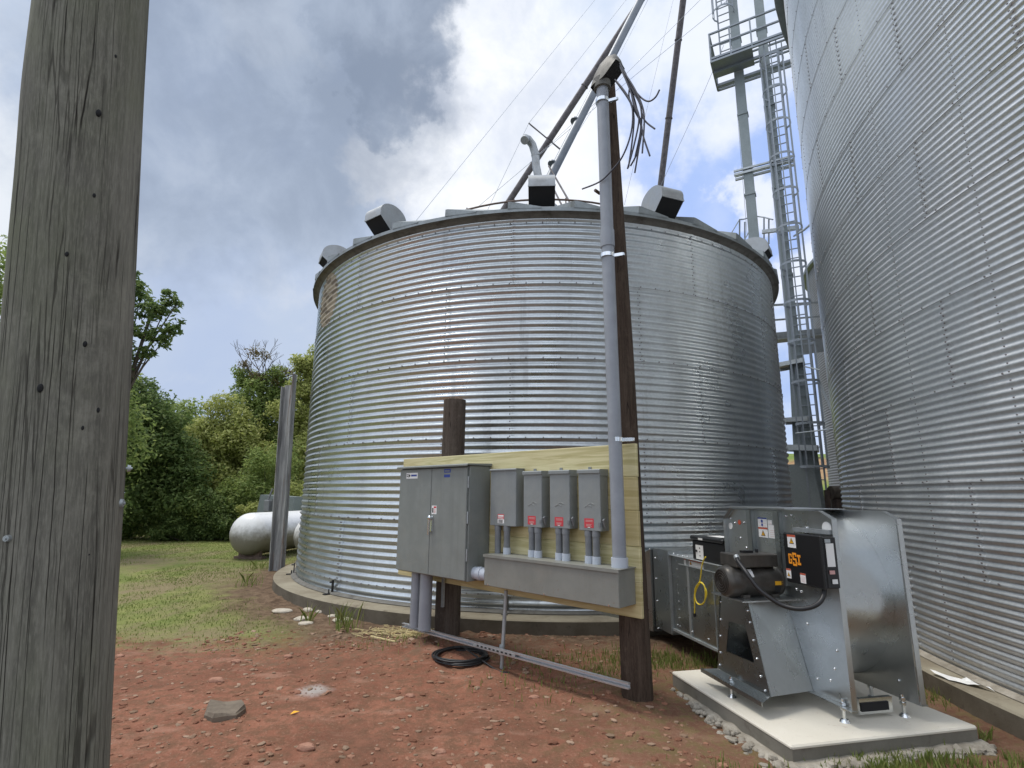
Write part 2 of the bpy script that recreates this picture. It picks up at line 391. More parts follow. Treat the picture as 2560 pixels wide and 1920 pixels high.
# concrete
def concrete(name, c1, c2, dark, sc_=2.):
    m = Mat(name, c1, .9, 0, .25)
    c = m.mix(m.ramp(m.noise(sc_, 7, .65), .3, .7), c1, c2); c = m.mix(m.ramp(m.noise(sc_*3.1, 6, .7, off=(3, 1, 2)), .56, .72, 0, .6), c, dark)
    m.color(c); m.bump(m.noise(60, 6, .7), .35, .006); return m.m
M['ringside'] = concrete('dark side concrete', (.10, .085, .062), (.15, .13, .10), (.05, .038, .028), 3)  # darker brown tone for the foundation side faces
m = Mat('fresh pale concrete with mud marks', (.6, .56, .48), .9, 0, .2); c = m.mix(m.ramp(m.noise(1.2, 7, .65), .3, .7), (.60, .565, .48), (.66, .625, .54))
c = m.mix(m.ramp(m.noise(3.5, 7, .72, off=(3, 1, 2)), .55, .75, 0, .5), c, (.42, .36, .27)); c = m.mix(m.ramp(m.noise(5.5, 6, .75, off=(8, 1, 2)), .62, .70, 0, .55), c, (.36, .2, .14)); c = m.mix(m.ramp(m.noise(55, 4, .7), .62, .72, 0, .4), c, (.3, .25, .19))
m.color(c); m.bump(m.noise(60, 6, .7), .3, .005); M['padm'] = m.m
M['padside'] = concrete('dark form face concrete', (.15, .14, .115), (.21, .195, .165), (.10, .085, .065), 3)  # darker tone for the side faces of the slab
M['ring'] = concrete('old stained concrete', (.21, .18, .13), (.31, .28, .21), (.09, .07, .05))
M['pad'] = concrete('fresh pale concrete', (.60, .565, .48), (.66, .625, .54), (.5, .44, .36), 1.2)
M['rubble'] = concrete('broken pale concrete', (.23, .205, .165), (.38, .35, .295), (.13, .08, .055), 9)
M['rockflat'] = concrete('dark slab rock', (.13, .105, .08), (.2, .165, .125), (.06, .05, .045), 9)
M['stonew'] = concrete('pale limestone', (.42, .37, .29), (.55, .5, .42), (.25, .2, .15), 12)
M['stoner'] = concrete('red sandstone', (.3, .15, .1), (.42, .24, .17), (.18, .08, .05), 12)
# ground
def island(m, lo, hi, cols):
    g = m.n('ShaderNodeNewGeometry'); r = m.n('ShaderNodeValToRGB'); e = r.color_ramp.elements
    e[0].position = lo; e[0].color = (*cols[0], 1); e[1].position = hi; e[1].color = (*cols[-1], 1)
    for i, cc in enumerate(cols[1:-1]):
        q = e.new(lo+(hi-lo)*(i+1)/(len(cols)-1)); q.color = (*cc, 1)
    m.L(g.outputs['Random Per Island'], r.inputs[0]); return r.outputs[0]
m = Mat('red clay and grass', (.3, .14, .09), .95, 0, .15)
xyz = m.n('ShaderNodeSeparateXYZ'); m.L(m.tc.outputs['Object'], xyz.inputs[0]); X, Y = xyz.outputs[0], xyz.outputs[1]
n1 = m.noise(.55, 6, .6); n2 = m.noise(2.2, 7, .65, off=(7, 3, 0)); n3 = m.noise(9, 7, .7, off=(1, 8, 0)); n4 = m.noise(45, 5, .7)
red = m.mix(m.ramp(n2, .3, .7), (.20, .083, .052), (.30, .135, .085))
red = m.mix(m.ramp(n3, .4, .62), red, (.17, .09, .055)); red = m.mix(m.ramp(n4, .5, .75, 0, .65), red, (.38, .215, .15))
red = m.mix(m.ramp(n4, .28, .42, .6, 0), red, (.09, .045, .03))
brown = m.mix(m.ramp(n3, .35, .65), (.085, .055, .035), (.19, .13, .085)); brown = m.mix(m.ramp(n4, .5, .75, 0, .5), brown, (.28, .2, .14))
grass = m.mix(m.ramp(n2, .35, .65), (.15, .19, .05), (.24, .25, .085)); grass = m.mix(m.ramp(m.noise(.7, 7, .7, (1, .45, 1)), .44, .60, 0, .85), grass, (.25, .19, .12)); grass = m.mix(m.ramp(n3, .5, .7, 0, .5), grass, (.27, .23, .12))
grass = m.mix(m.ramp(n4, .3, .6, .5, 0), grass, (.06, .075, .02))
def jit(v, a): return m.math('ADD', v, m.math('MULTIPLY', m.math('SUBTRACT', n2, .5), a))
red = m.mix(m.ramp(m.noise(.9, 5, .6, off=(4, 4, 0)), .48, .66, 0, .55), red, (.13, .065, .042)); red = m.mix(m.ramp(m.noise(1.5, 5, .6, (1, 2.2, 1), off=(9, 1, 0)), .55, .7, 0, .45), red, (.40, .23, .165))
yb = m.ramp(m.math('ADD', jit(Y, 3.4), m.math('MULTIPLY', m.math('SUBTRACT', n3, .5), 1.6)), 5.75, 7.0)                     # beyond: brown/grass, nearer: red
dr = m.n('ShaderNodeVectorMath', operation='DISTANCE'); m.L(m.tc.outputs['Object'], dr.inputs[0]); dr.inputs[1].default_value = (.6756, 12.246, 0)
xg = m.math('MULTIPLY', m.ramp(jit(X, 2.6), -3.1, -2.0, 1, 0), m.ramp(jit(dr.outputs['Value'], 1.6), 5.7, 6.7))                 # left: grass
far = m.mix(xg, brown, grass)
near = m.mix(m.ramp(jit(X, 2.5), .1, 1.2, 0, .55), red, m.mix(m.ramp(n3, .45, .6, 0, .8), brown, (.12, .12, .04)))
c = m.mix(yb, near, far)
c = m.mix(m.ramp(Y, 26, 34), c, (.09, .13, .035)); c = m.mix(m.ramp(Y, 1.2, 2.9, 1, 0), c, m.mix(m.ramp(n3, .35, .65), (.13, .12, .105), (.21, .195, .175)))  # unseen grey ground near and behind the viewer, added to neutralise mirrored red
dv = m.n('ShaderNodeVectorMath', operation='DISTANCE'); m.L(m.tc.outputs['Object'], dv.inputs[0]); dv.inputs[1].default_value = (-1.66, 4.97, 0)
c = m.mix(m.ramp(m.math('ADD', dv.outputs['Value'], m.math('MULTIPLY', n3, .22)), .14, .3, .85, 0), c, (.42, .39, .36))
m.color(c); m.bump(n4, .5, .02); m.bump(n3, .4, .05); M['ground'] = m.m
m = Mat('gravel stones', (.3, .16, .1), .95, 0, .15); m.color(island(m, 0, 1, [(.14, .065, .04), (.24, .115, .075), (.30, .165, .11), (.2, .14, .095), (.36, .25, .18)])); M['gravel'] = m.m
def leafm(name, cols, tr=.5):
    m = Mat(name, cols[0], .6, 0, .25); c = island(m, 0, 1, cols); m.color(c)
    tl = m.n('ShaderNodeBsdfTranslucent'); m.L(c, tl.inputs[0]); mxs = m.n('ShaderNodeMixShader'); mxs.inputs[0].default_value = tr
    m.L(m.b.outputs[0], mxs.inputs[1]); m.L(tl.outputs[0], mxs.inputs[2]); m.L(mxs.outputs[0], m.t.nodes['Material Output'].inputs[0])
    return m.m
M['leafdark'] = leafm('dark foliage', [(.08, .13, .04), (.14, .205, .065), (.22, .28, .095)])
M['leafmid'] = leafm('mid green foliage', [(.14, .20, .06), (.25, .33, .095), (.38, .44, .15)])
M['leafyel'] = leafm('yellow green foliage', [(.25, .29, .08), (.39, .43, .13), (.52, .53, .22)])
M['leafdry'] = leafm('dry twig foliage', [(.16, .12, .06), (.22, .17, .08), (.15, .15, .05)])
M['blade'] = leafm('grass blades', [(.14, .19, .045), (.2, .25, .06), (.3, .31, .11)], .3)
M['bark'] = Mat('bark', (.09, .075, .06), .9).vary(.35, 8).m
m = Mat('hillside', (.1, .15, .04), .95, 0, .1); xyz = m.n('ShaderNodeSeparateXYZ'); m.L(m.tc.outputs['Object'], xyz.inputs[0])
zz = m.math('ADD', xyz.outputs[2], m.math('MULTIPLY', m.noise(.25, 6, .6), 2.4)); gr = m.mix(m.ramp(m.noise(.9, 7, .7), .3, .7), (.10, .15, .035), (.2, .25, .07))
er = m.mix(m.ramp(m.noise(1.5, 6, .7), .35, .65), (.25, .13, .075), (.33, .24, .13))
m.color(m.mix(m.math('MULTIPLY', m.ramp(zz, 4.0, 4.6), m.ramp(zz, 6.0, 6.6, 1, 0)), gr, er)); M['hill'] = m.m
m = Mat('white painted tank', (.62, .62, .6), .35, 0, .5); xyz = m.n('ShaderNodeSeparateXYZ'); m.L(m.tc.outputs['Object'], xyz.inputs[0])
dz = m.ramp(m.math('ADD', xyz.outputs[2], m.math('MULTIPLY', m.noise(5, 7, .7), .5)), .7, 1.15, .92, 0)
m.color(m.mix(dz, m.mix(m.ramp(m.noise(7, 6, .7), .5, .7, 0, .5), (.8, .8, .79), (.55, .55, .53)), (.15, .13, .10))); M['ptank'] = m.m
m = Mat('rusty painted steel post', (.3, .3, .3), .75, .0); m.color(m.mix(m.ramp(m.noise(7, 7, .7, (1, 1, .08)), .52, .66), m.mix(m.ramp(m.noise(9, 6, .7, (1, 1, .1), off=(2, 2, 2)), .4, .6), (.19, .19, .19), (.34, .34, .33)), (.15, .085, .05))); M['beam'] = m.m
m = Mat('faded emblem paint', (.42, .34, .24), .7, .1)
bt = m.n('ShaderNodeTexNoise'); bt.inputs['Scale'].default_value = 3.2; bt.inputs['Detail'].default_value = 1; mp = m.n('ShaderNodeMapping'); mp.inputs['Scale'].default_value = (1, 1.6, 3.4)
m.L(m.tc.outputs['Object'], mp.inputs[0]); m.L(mp.outputs[0], bt.inputs['Vector'])
m.color(m.mix(m.ramp(bt.outputs[0], .50, .56), (.38, .33, .25), (.2, .165, .125))); M['emblem'] = m.m
M['leafy'] = M['amber']

# ------------------------------------------------------------ ground
def gh(x, y):
    r = math.hypot(x, y-6)
    k = max(0., 1-r/22)
    z = .035*k*(mnoise.noise(Vector((x*.7, y*.7, 0))))+.016*k*mnoise.noise(Vector((x*3.1, y*3.1, 2)))
    if -3 < x < 6 and 2.5 < y < 9: z += .014*mnoise.fractal(Vector((x*11, y*11, 5)), 1., 2., 4)*.8
    # loose spoil around the pole feet and the bin
    for cx, cy, h, s in ((-.9, 6.45, .07, .45), (1.0, 4.9, .05, .3), (-.3, 6.6, .04, .6), (-3.9, 8.6, .05, .7)):
        d = ((x-cx)**2+(y-cy)**2)/(s*s)
        if d < 6: z += h*math.exp(-d)*(1+.8*mnoise.noise(Vector((x*7, y*7, 9))))
    return z
def axis(lo, hi, a, b, fine, grow=1.25):
    v = list(np.arange(a, b, fine)); s = fine; x = b
    while x < hi: v.append(x); s *= grow; x += s
    v.append(hi); s = fine; x = a-fine
    while x > lo: v.insert(0, x); s *= grow; x -= s
    v.insert(0, lo); return v
xs = axis(-900, 900, -5.5, 4.5, .04); ys = axis(-60, 1500, 3.0, 9.0, .04)
vs = []
for y in ys:
    for x in xs: vs.append((x, y, gh(x, y)))
nx = len(xs); fs = [(j*nx+i, j*nx+i+1, (j+1)*nx+i+1, (j+1)*nx+i) for j in range(len(ys)-1) for i in range(nx-1)]
g = MB(); g.v = vs; g.f = fs; g.mi = [0]*len(fs); g.sm = [True]*len(fs)
tag(g.build('ground', M['ground']), 'red clay yard with patchy grass', None, None, 'structure')
# hill behind the silos
hb = MB(); n = 60; vs = []
for j in range(16):
    for i in range(n+1):
        x = 8+i*2.4; y = 34+j*5; t = j/15
        z = 7.6*(1-math.exp(-t*6))*min(1, max(0, (x-12)/14))+.7*mnoise.noise(Vector((x*.12, y*.12, 3)))*t*2-.25
        vs.append((x, y, z))
hb.add(vs, [(j*(n+1)+i, j*(n+1)+i+1, (j+1)*(n+1)+i+1, (j+1)*(n+1)+i) for j in range(15) for i in range(n)], True)
tag(hb.build('hill', M['hill']), 'grassy bank with bare red earth behind the bins', None, None, 'structure')

# gravel / clods: nobody could count them
def rocks(n, sampler, smin, smax, flat=.5):
    ico = []
    base = [Vector(p).normalized() for p in [(0, 0, 1), (.9, 0, .45), (.28, .85, .45), (-.72, .53, .45), (-.72, -.53, .45), (.28, -.85, .45), (.72, .53, -.45), (-.28, .85, -.45), (-.9, 0, -.45), (-.28, -.85, -.45), (.72, -.53, -.45), (0, 0, -1)]]
    F20 = [(0, 1, 2), (0, 2, 3), (0, 3, 4), (0, 4, 5), (0, 5, 1), (1, 6, 2), (2, 7, 3), (3, 8, 4), (4, 9, 5), (5, 10, 1), (6, 7, 2), (7, 8, 3), (8, 9, 4), (9, 10, 5), (10, 6, 1), (11, 7, 6), (11, 8, 7), (11, 9, 8), (11, 10, 9), (11, 6, 10)]
    V = []; Fc = []
    for _ in range(n):
        x, y = sampler(); s = smin+(smax-smin)*random.random()**4
        a = random.random()*6.28; ca, sa = math.cos(a), math.sin(a); ex = 1+random.random()*.8; z0 = gh(x, y)+s*.1
        b = len(V)
        for p in base:
            k = s*(.75+.5*random.random()); px, py, pz = p.x*k*ex, p.y*k, p.z*k*flat
            V.append((x+px*ca-py*sa, y+px*sa+py*ca, z0+pz))
        Fc += [[b+i for i in f] for f in F20]
    return V, Fc
def sn():
    while True:
        x = random.uniform(-4.8, 2.4); y = 3.1+random.random()**1.3*4.0
        if y < 6.4+.6*mnoise.noise(Vector((x, y, 0))) and not (1.35 < x < 3.3 and 3.6 < y < 5.4) and mnoise.noise(Vector((x*1.3, y*1.3, 4))) > -.35-random.random()*.3: return x, y
V, Fc = rocks(5500, sn, .003, .027); g = MB(); g.v = V; g.f = Fc; g.mi = [0]*len(Fc); g.sm = [False]*len(Fc)
tag(g.build('gravel', M['gravel']), 'small red stones and clods strewn over the clay', None, None, 'stuff')
V, Fc = rocks(900, lambda: (random.uniform(-3.4, 1.3), random.uniform(6.2, 7.1)), .004, .03); g = MB(); g.v = V; g.f = Fc; g.mi = [0]*len(Fc); g.sm = [False]*len(Fc)
tag(g.build('gravel', M['gravel']), 'loose clods in the dark soil along the bin foundation', None, None, 'stuff')

# grass
def blades(name, pts, hmin, hmax, wd, mat, label, kind='stuff', cat=None, group=None, lean=.5, segs=2):
    n = len(pts); P = np.array(pts); h = rng.uniform(hmin, hmax, n); a = rng.uniform(0, 6.283, n); b = rng.uniform(0, 6.283, n)
    ln = rng.uniform(.1, 1, n)*lean*h; side = np.c_[np.cos(a), np.sin(a), 0*a]*(wd*rng.uniform(.6, 1.3, n))[:, None]
    dirn = np.c_[np.cos(b), np.sin(b), 0*b]; up = np.c_[0*h, 0*h, h]
    p0 = P; p1 = P+dirn*(ln*.35)[:, None]+up*.62; p2 = P+dirn*ln[:, None]+up*np.where(ln > h*.8, .8, 1)[:, None]
    V = np.stack([p0-side, p0+side, p1+side*.8, p2, p1-side*.8], 1).reshape(-1, 3)
    o = np_mesh(name, V, 5, mat); 
    tag(o, label, cat, group, kind); return o
pts = []
while len(pts) < 60000:
    y = 6.0+random.random()**.85*14.2; x = -y*(.27+random.random()*.75)
    if math.hypot(x-.68, y-12.25) < 5.7+random.random()*1.0: continue
    if mnoise.noise(Vector((x*.55, y*.55, 0)))*.9+mnoise.noise(Vector((x*1.7, y*1.7, 3)))*.5 < -.1-(.35 if y > 14 else 0)+random.uniform(-.35, .35): continue
    if y < 7.5 and x > -2.6-random.random()*.8: continue
    if random.random() > (y-5.9)/1.3: continue
    pts.append((x, y, gh(x, y)-.005))
blades('grass', pts, .01, .04, .005, M['blade'], 'short patchy lawn grass left of the round bin')
pts = []
for cx, cy, n, s in ((2.3, 3.75, 900, .18), (2.75, 3.75, 350, .16), (1.35, 5.9, 900, .28), (1.9, 5.9, 500, .25), (.35, 5.9, 250, .25), (.9, 5.5, 200, .2), (3.45, 5.0, 300, .15), (1.45, 3.6, 150, .15), (.2, 5.2, 120, .3), (-1.4, 6.5, 120, .3), (3.25, 3.75, 120, .1)):
    for _ in range(n):
        x, y = random.gauss(cx, s), random.gauss(cy, s*.7)
        if 1.42 < x < 3.25 and 3.78+(x-1.77)*.22 < y < 5.3: continue
        pts.append((x, y, gh(x, y)-.005))
blades('grass', pts, .02, .09, .004, M['blade'], 'thin green grass around the fan slab and panel')
def tuft(loc, n, s, h, label, group='weed tufts on the yard'):
    pts = [(loc[0]+random.gauss(0, s), loc[1]+random.gauss(0, s), gh(loc[0], loc[1])-.01) for _ in range(n)]
    r = root('grass_tuft', (loc[0], loc[1], 0), label, 'grass tuft', group)
    o = blades('blades', pts, h*.5, h, .007, M['blade'], None, kind=None, lean=.9); o.data.transform(Matrix.Translation((-loc[0], -loc[1], 0))); o.parent = r
tuft((-2.05, 7.12), 45, .12, .36, 'tall green weed tuft against the bin foundation left of the conduits')
tuft((-2.62, 7.45), 14, .04, .3, 'small upright weed sprig left of the tall weed tuft')
tuft((-4.75, 10.2), 34, .12, .26, 'weed clump on the lawn below the steel post')
tuft((-5.6, 12.5), 34, .12, .24, 'weed clump at the foot of the steel post by the white tank')
tuft((3.32, 4.15), 14, .03, .12, 'small weed right of the concrete slab')

# ------------------------------------------------------------ trees
def leaves(blobs, n, size, mat, name, parent, fill=.55, sub=12):
    BB = []
    for (x, y, z, r) in blobs:
        if sub:
            for _ in range(sub):
                d = rng.normal(size=3); d /= np.linalg.norm(d); d[1] = -abs(d[1]) if rng.random() < .7 else d[1]
                q = r*rng.uniform(.5, .92); BB.append((x+d[0]*q, y+d[1]*q, z+d[2]*q*.9, r*rng.uniform(.26, .46)))
        BB.append((x, y, z, r*.72))
    B = np.array([b[:3] for b in BB]); Rr = np.array([b[3] for b in BB]); w_ = Rr**2; idx = rng.choice(len(B), n, p=w_/w_.sum())
    d = rng.normal(size=(n, 3)); d /= np.linalg.norm(d, axis=1)[:, None]
    rad = Rr[idx]*(fill+(1.1-fill)*rng.random(n)**.7)
    rad *= 1+.22*np.sin(d[:, 0]*7+idx*2.1)*np.cos(d[:, 2]*6+idx*.7)
    P = B[idx]+d*rad[:, None]*np.array([1, 1, .8]); P[:, 2] -= .1*Rr[idx]*rng.random(n)
    keep = P[:, 2] > .05; P = P[keep]; d = d[keep]; k = len(P)
    nn = d*.55+rng.normal(size=(k, 3))*.5+np.array([0, 0, .55]); nn /= np.linalg.norm(nn, axis=1)[:, None]
    t = rng.normal(size=(k, 3)); t -= (t*nn).sum(1)[:, None]*nn; t /= np.linalg.norm(t, axis=1)[:, None]; b = np.cross(nn, t)
    s = size*rng.uniform(.5, 1.3, k)[:, None]
    V = np.stack([P-t*s, P+b*s*.42-nn*s*.12, P+t*s-nn*s*.2, P-b*s*.42-nn*s*.12], 1).reshape(-1, 3)
    return np_mesh(name, V, 4, mat, parent)
def branchy(mb, p, d, ln, r, depth):
    q = p+d*ln; mid = p+d*ln*.5+Vector((random.uniform(-1, 1), random.uniform(-1, 1), random.uniform(-.5, .5)))*ln*.06
    mb.tube([p, mid, q], [r, r*.85, r*.65], 6, False)
    if depth:
        for _ in range(random.choice((2, 3))):
            nd = (d+Vector((random.uniform(-1, 1), random.uniform(-1, 1), random.uniform(-.25, .7)))*.75).normalized()
            branchy(mb, q, nd, ln*.68, r*.6, depth-1)
def tree(base, blobs, n, size, mat, label, cat='tree', group='trees at the edge of the lawn', tr=.16, fill=.55, name='deciduous_tree'):
    r = root(name, base, label, cat, group)
    leaves(blobs, n, size, mat, 'crown', r, fill)
    mb = MB(); b0 = Vector(base); top = sum((Vector(b[:3]) for b in blobs), Vector())/len(blobs)
    mb.tube([b0-Vector((0, 0, .1)), b0.lerp(top, .5)+Vector((.1, 0, 0)), top], [tr, tr*.7, tr*.4], 8, False)
    for b in blobs:
        s_ = b0.lerp(top, random.uniform(.35, .8)); e_ = Vector(b[:3])
        mb.tube([s_, s_.lerp(e_, .5)+Vector((0, 0, .15)), e_], [tr*.4, tr*.28, tr*.12], 5, False)
    mb.build('trunk', M['bark'], r); return r
def B(px, py, Y, r): p = at(px, py, Y); return (p.x, p.y, p.z, r)
tree((-14.2, 15, 0), [B(-60, 760, 14.5, 2.1), B(60, 700, 14.5, 1.5), B(40, 900, 14.5, 2.0), B(180, 950, 14.5, 2.0), B(-80, 1100, 14.5, 2.2), B(120, 1150, 14.5, 2.0), B(230, 1130, 15, 1.8)], 34000, .075, M['leafmid'], 'large leafy tree behind the big foreground pole, filling the left edge of the photo')
r = tree((-11.6, 14.6, 0), [B(300, 770, 14, .75), B(352, 740, 14, .42), B(385, 780, 14, .5), B(425, 745, 14, .28), B(370, 830, 14, .42), B(435, 815, 14, .34), B(330, 690, 14, .25), B(375, 880, 14, .25), B(445, 755, 14, .22), B(410, 850, 14, .3), B(290, 880, 14, .8)], 3600, .09, M['leafdark'], 'slender tree whose ragged leafy branch hangs into the sky right of the foreground pole', fill=.1, tr=.09)
tree((-15.0, 20.5, 0), [B(330, 1010, 20, 1.3), B(395, 1060, 20, 1.3), B(345, 1130, 20, 1.9), B(430, 1150, 20, 1.5), B(350, 1260, 20, 1.7), B(450, 1260, 20, 1.5), B(300, 960, 20, 1.1)], 34000, .085, M['leafdark'], 'dense dark green tree just right of the foreground pole')
tree((-14.5, 27, 0), [B(440, 1040, 27, 1.5), B(480, 1090, 27, 1.6), B(410, 1090, 27, 1.6), B(470, 1170, 27, 2)], 14000, .11, M['leafmid'], 'lower tree far back in the dip of the treeline')
tree((-12.4, 22, 0), [B(560, 1040, 22, 1.0), B(520, 1090, 22, 1.1), B(600, 1080, 22, 1.3), B(540, 1150, 22, 1.4), B(630, 1130, 22, 1.2), B(600, 1200, 22, 1.5), B(500, 1190, 22, 1.2)], 30000, .075, M['leafyel'], 'yellow green rounded tree in the middle of the treeline')
tree((-10.6, 24, 0), [B(650, 990, 24, 1.3), B(690, 1060, 24, 1.5), B(640, 1080, 24, 1.4), B(700, 1150, 24, 1.7), B(620, 940, 24, .7), B(690, 960, 24, .9)], 26000, .085, M['leafmid'], 'tall green tree under the bare twigs left of the steel post')
tree((-9.4, 23, 0), [B(765, 915, 23, .7), B(790, 935, 23, .8), B(770, 950, 23, 1.0), B(775, 1030, 23, 1.2), B(740, 1060, 23, 1.2), B(770, 1150, 23, 1.6), B(755, 985, 23, .9), B(800, 920, 23, 1.)], 24000, .08, M['leafyel'], 'bright green tree between the steel post and the round bin')
# dead-topped tree
r = root('bare_tree', at(640, 1340, 23.5), 'nearly bare tree whose twigs rise above the treeline', 'tree', 'trees at the edge of the lawn'); r.location.z = 0
mb = MB(); p0 = Vector((r.location.x, 23.5, 0)); p1 = at(655, 980, 23.5); mb.tube([p0, p0.lerp(p1, .5), p1], [.16, .12, .07], 6, False)
for a, b in ((600, 890), (640, 880), (660, 875), (690, 925), (720, 930), (620, 930), (675, 900), (740, 940)):
    e = at(a, b, 23.5); d = (e-p1); branchy(mb, p1, (d.normalized()), d.length*.55, .03, 3)
mb.build('trunk', M['bark'], r)
leaves([B(640, 880, 23.5, .6), B(610, 910, 23.5, .5), B(665, 890, 23.5, .4), B(720, 930, 23.5, .5), B(690, 950, 23.5, .5), B(650, 940, 23.5, .7)], 1500, .06, M['leafdry'], 'crown', r, .0, 0)
for (px, py, Y, rr, mt, lb) in ((560, 1290, 19.6, .9, 'leafdark', 'low dark bush at the lawn edge left of the white tank'), (620, 1240, 20, 1.1, 'leafmid', 'rounded green bush above the left end of the white tank'), (690, 1180, 20.5, 1.3, 'leafmid', 'tall bush behind the steel post'), (455, 1310, 19.4, .8, 'leafdark', 'dark bush at the lawn edge nearest the foreground pole'),
                           (508, 1280, 19.8, 1.0, 'leafmid', 'green bush in the middle of the lawn edge'), (745, 1260, 20, 1.1, 'leafyel', 'light green bush against the left edge of the round bin'), (660, 1290, 19.2, .7, 'leafyel', 'small leafy bush just above the white tank')):
    b = B(px, py, Y, rr); r = root('bush', (b[0], b[1], 0), lb, 'bush', 'bushes along the lawn edge')
    bl = [b]+[(b[0]+random.uniform(-1, 1)*rr, b[1]+random.uniform(-.5, .5)*rr, max(.3, b[2]+random.uniform(-.9, .3)*rr), rr*.65) for _ in range(4)]
    leaves(bl, 7000, .06, M[mt], 'foliage', r, .4, 6); mb = MB()
    for q in bl: mb.tube([(b[0], b[1], 0), (q[0]*.5+b[0]*.5+.05, q[1], q[2]*.5), q[:3]], [.03, .02, .01], 5, False)
    mb.build('stem', M['bark'], r)
bl = [(x, 25+random.uniform(-1, 2.), random.uniform(.4, 3.6), 1.7) for x in np.arange(-30, -5, 1.0) for _ in (0, 1)]
tag(leaves(bl, 40000, .17, M['leafdark'], 'undergrowth', None, .3, 2), 'dark undergrowth filling the gaps behind the treeline', None, None, 'stuff')
bl = [(x, 19.9+random.uniform(-.3, .4), random.uniform(.1, .6), .6) for x in np.arange(-17, -6, .5)]
tag(leaves(bl, 16000, .07, M['leafmid'], 'undergrowth', None, .2, 2), 'low weeds where the lawn meets the trees', None, None, 'stuff')

bl = [(38*math.sin(R_(a))+random.uniform(-2, 2), 38*math.cos(R_(a))+random.uniform(-2, 2), random.uniform(.5, 6.5), 3.0) for a in range(62, 290, 5) for _ in (0, 1, 2) if not 52 < a < 0]  # unseen treeline added to darken the horizon mirrored in the bins
tag(leaves(bl, 26000, .42, M['leafdark'], 'added_wood', None, .3, 3), 'unseen wood added behind the viewer to darken the reflections in the bins', None, None, 'stuff')

# ------------------------------------------------------------ corrugated bins
TC = (.6756, 12.246); TR = 5.017; TB = .18; RH = 1.1176
def corr_profile(R, z0, z1, pitch, amp, per=6):
    n = int(round((z1-z0)/pitch*per)); return [(R-amp+amp*math.cos(2*math.pi*((i/per) % 1)), z0+(z1-z0)*i/n) for i in range(n+1)]
def wall_r(R, z0, pitch, amp, z): return R-amp+amp*math.cos(2*math.pi*(((z-z0)/pitch) % 1))
def boltmesh(mb, c, R, phi, z, s, h=.008):
    nx_, ny_ = math.sin(phi), -math.cos(phi); tx, ty = math.cos(phi), math.sin(phi)
    v = []
    for (rr, k) in ((R, 1.), (R+h, .8)):
        for i in range(6):
            a = math.pi/3*i; u = math.cos(a)*s*k; wv = math.sin(a)*s*k
            v.append((c[0]+nx_*rr+tx*u, c[1]+ny_*rr+ty*u, z+wv))
    mb.v += v; b = len(mb.v)-12
    for f in [(0, 1, 7, 6), (1, 2, 8, 7), (2, 3, 9, 8), (3, 4, 10, 9), (4, 5, 11, 10), (5, 0, 6, 11), (6, 7, 8, 9, 10, 11)]:
        mb.f.append([b+i for i in f]); mb.mi.append(0); mb.sm.append(False)
bin1 = root('grain_bin', (TC[0], TC[1], 0), 'wide round corrugated steel grain bin in the middle, behind the electrical panel', 'grain bin', 'grain bins')
mb = MB(); zt = TB+5*RH
prof = corr_profile(TR, TB, zt, RH/11, .0135, 8)
mb.lathe(prof, TC, 200)
# overlapping sheet edges
def seam_strip(mb, c, R, z0, z1, pitch, amp, zb, phi, wd=.05, off=.004):
    a0 = phi; a1 = phi+wd/R; n = int((z1-z0)/pitch*8); v = []
    for i in range(n+1):
        z = z0+(z1-z0)*i/n; r = wall_r(R, zb, pitch, amp, z)
        for a, o in ((a0, -.002), (a0, off), (a1, off), (a1, -.002)): v.append((c[0]+(r+o)*math.sin(a), c[1]-(r+o)*math.cos(a), z))
    mb.add(v, [(i*4+k, i*4+k+1, (i+1)*4+k+1, (i+1)*4+k) for i in range(n) for k in range(3)], False)
sh = 2*math.pi/11
for k in range(5):
    ph0 = R_(-7.9) if k % 2 == 0 else R_(-7.9)+sh/2+R_(5)
    for j in range(11):
        seam_strip(mb, TC, TR, TB+(4-k)*RH, TB+(5-k)*RH, RH/11, .0135, TB, ph0+j*sh)
w1 = mb.build('wall', M['tank'].m, bin1)
mb = MB()
for k in range(5):
    ph0 = R_(-7.9) if k % 2 == 0 else R_(-7.9)+sh/2+R_(5); zb_ = TB+(4-k)*RH
    for j in range(11):
        p = ph0+j*sh; pn = (p+math.pi) % (2*math.pi)-math.pi
        if abs(pn) > 1.9: continue
        for q in range(22):
            z = zb_+RH*(q+.5)/22; r = wall_r(TR, TB, RH/11, .0135, z)+.003
            boltmesh(mb, TC, r, pn-.003+(.0055 if q % 2 else 0), z, .010)
            if k == 4: boltmesh(mb, TC, r, pn-.009+(.0055 if q % 2 else 0), z, .010)
    for zz in ([zb_] if k < 4 else [])+([TB+5*RH-RH*1.5/11] if k == 0 else [])+([TB+RH*2/11] if k == 4 else []):
        for j in range(130 if k < 4 else 200):
            pn = 2*math.pi*j/(130 if k < 4 else 200)-math.pi
            if abs(pn) < 1.9: boltmesh(mb, TC, wall_r(TR, TB, RH/11, .0135, zz)+.003, pn, zz+.006, .011)
mb.build('wall_bolts', M['bolt'], bin1)
mb = MB()
for k in range(1, 5):
    z = TB+k*RH-.006; mb.lathe([(TR+.001, z-.003), (TR+.0055, z-.003), (TR+.0055, z), (TR+.001, z+.0015)], TC, 160)
mb.build('ring_lap', M['lip'], bin1)
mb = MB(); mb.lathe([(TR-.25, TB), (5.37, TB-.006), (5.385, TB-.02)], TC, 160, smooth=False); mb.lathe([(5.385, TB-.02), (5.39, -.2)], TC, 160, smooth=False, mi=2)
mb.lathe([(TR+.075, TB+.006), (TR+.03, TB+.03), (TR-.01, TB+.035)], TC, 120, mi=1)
o = mb.build('foundation', [M['ring'], M['lip'], M['ringside']], bin1)
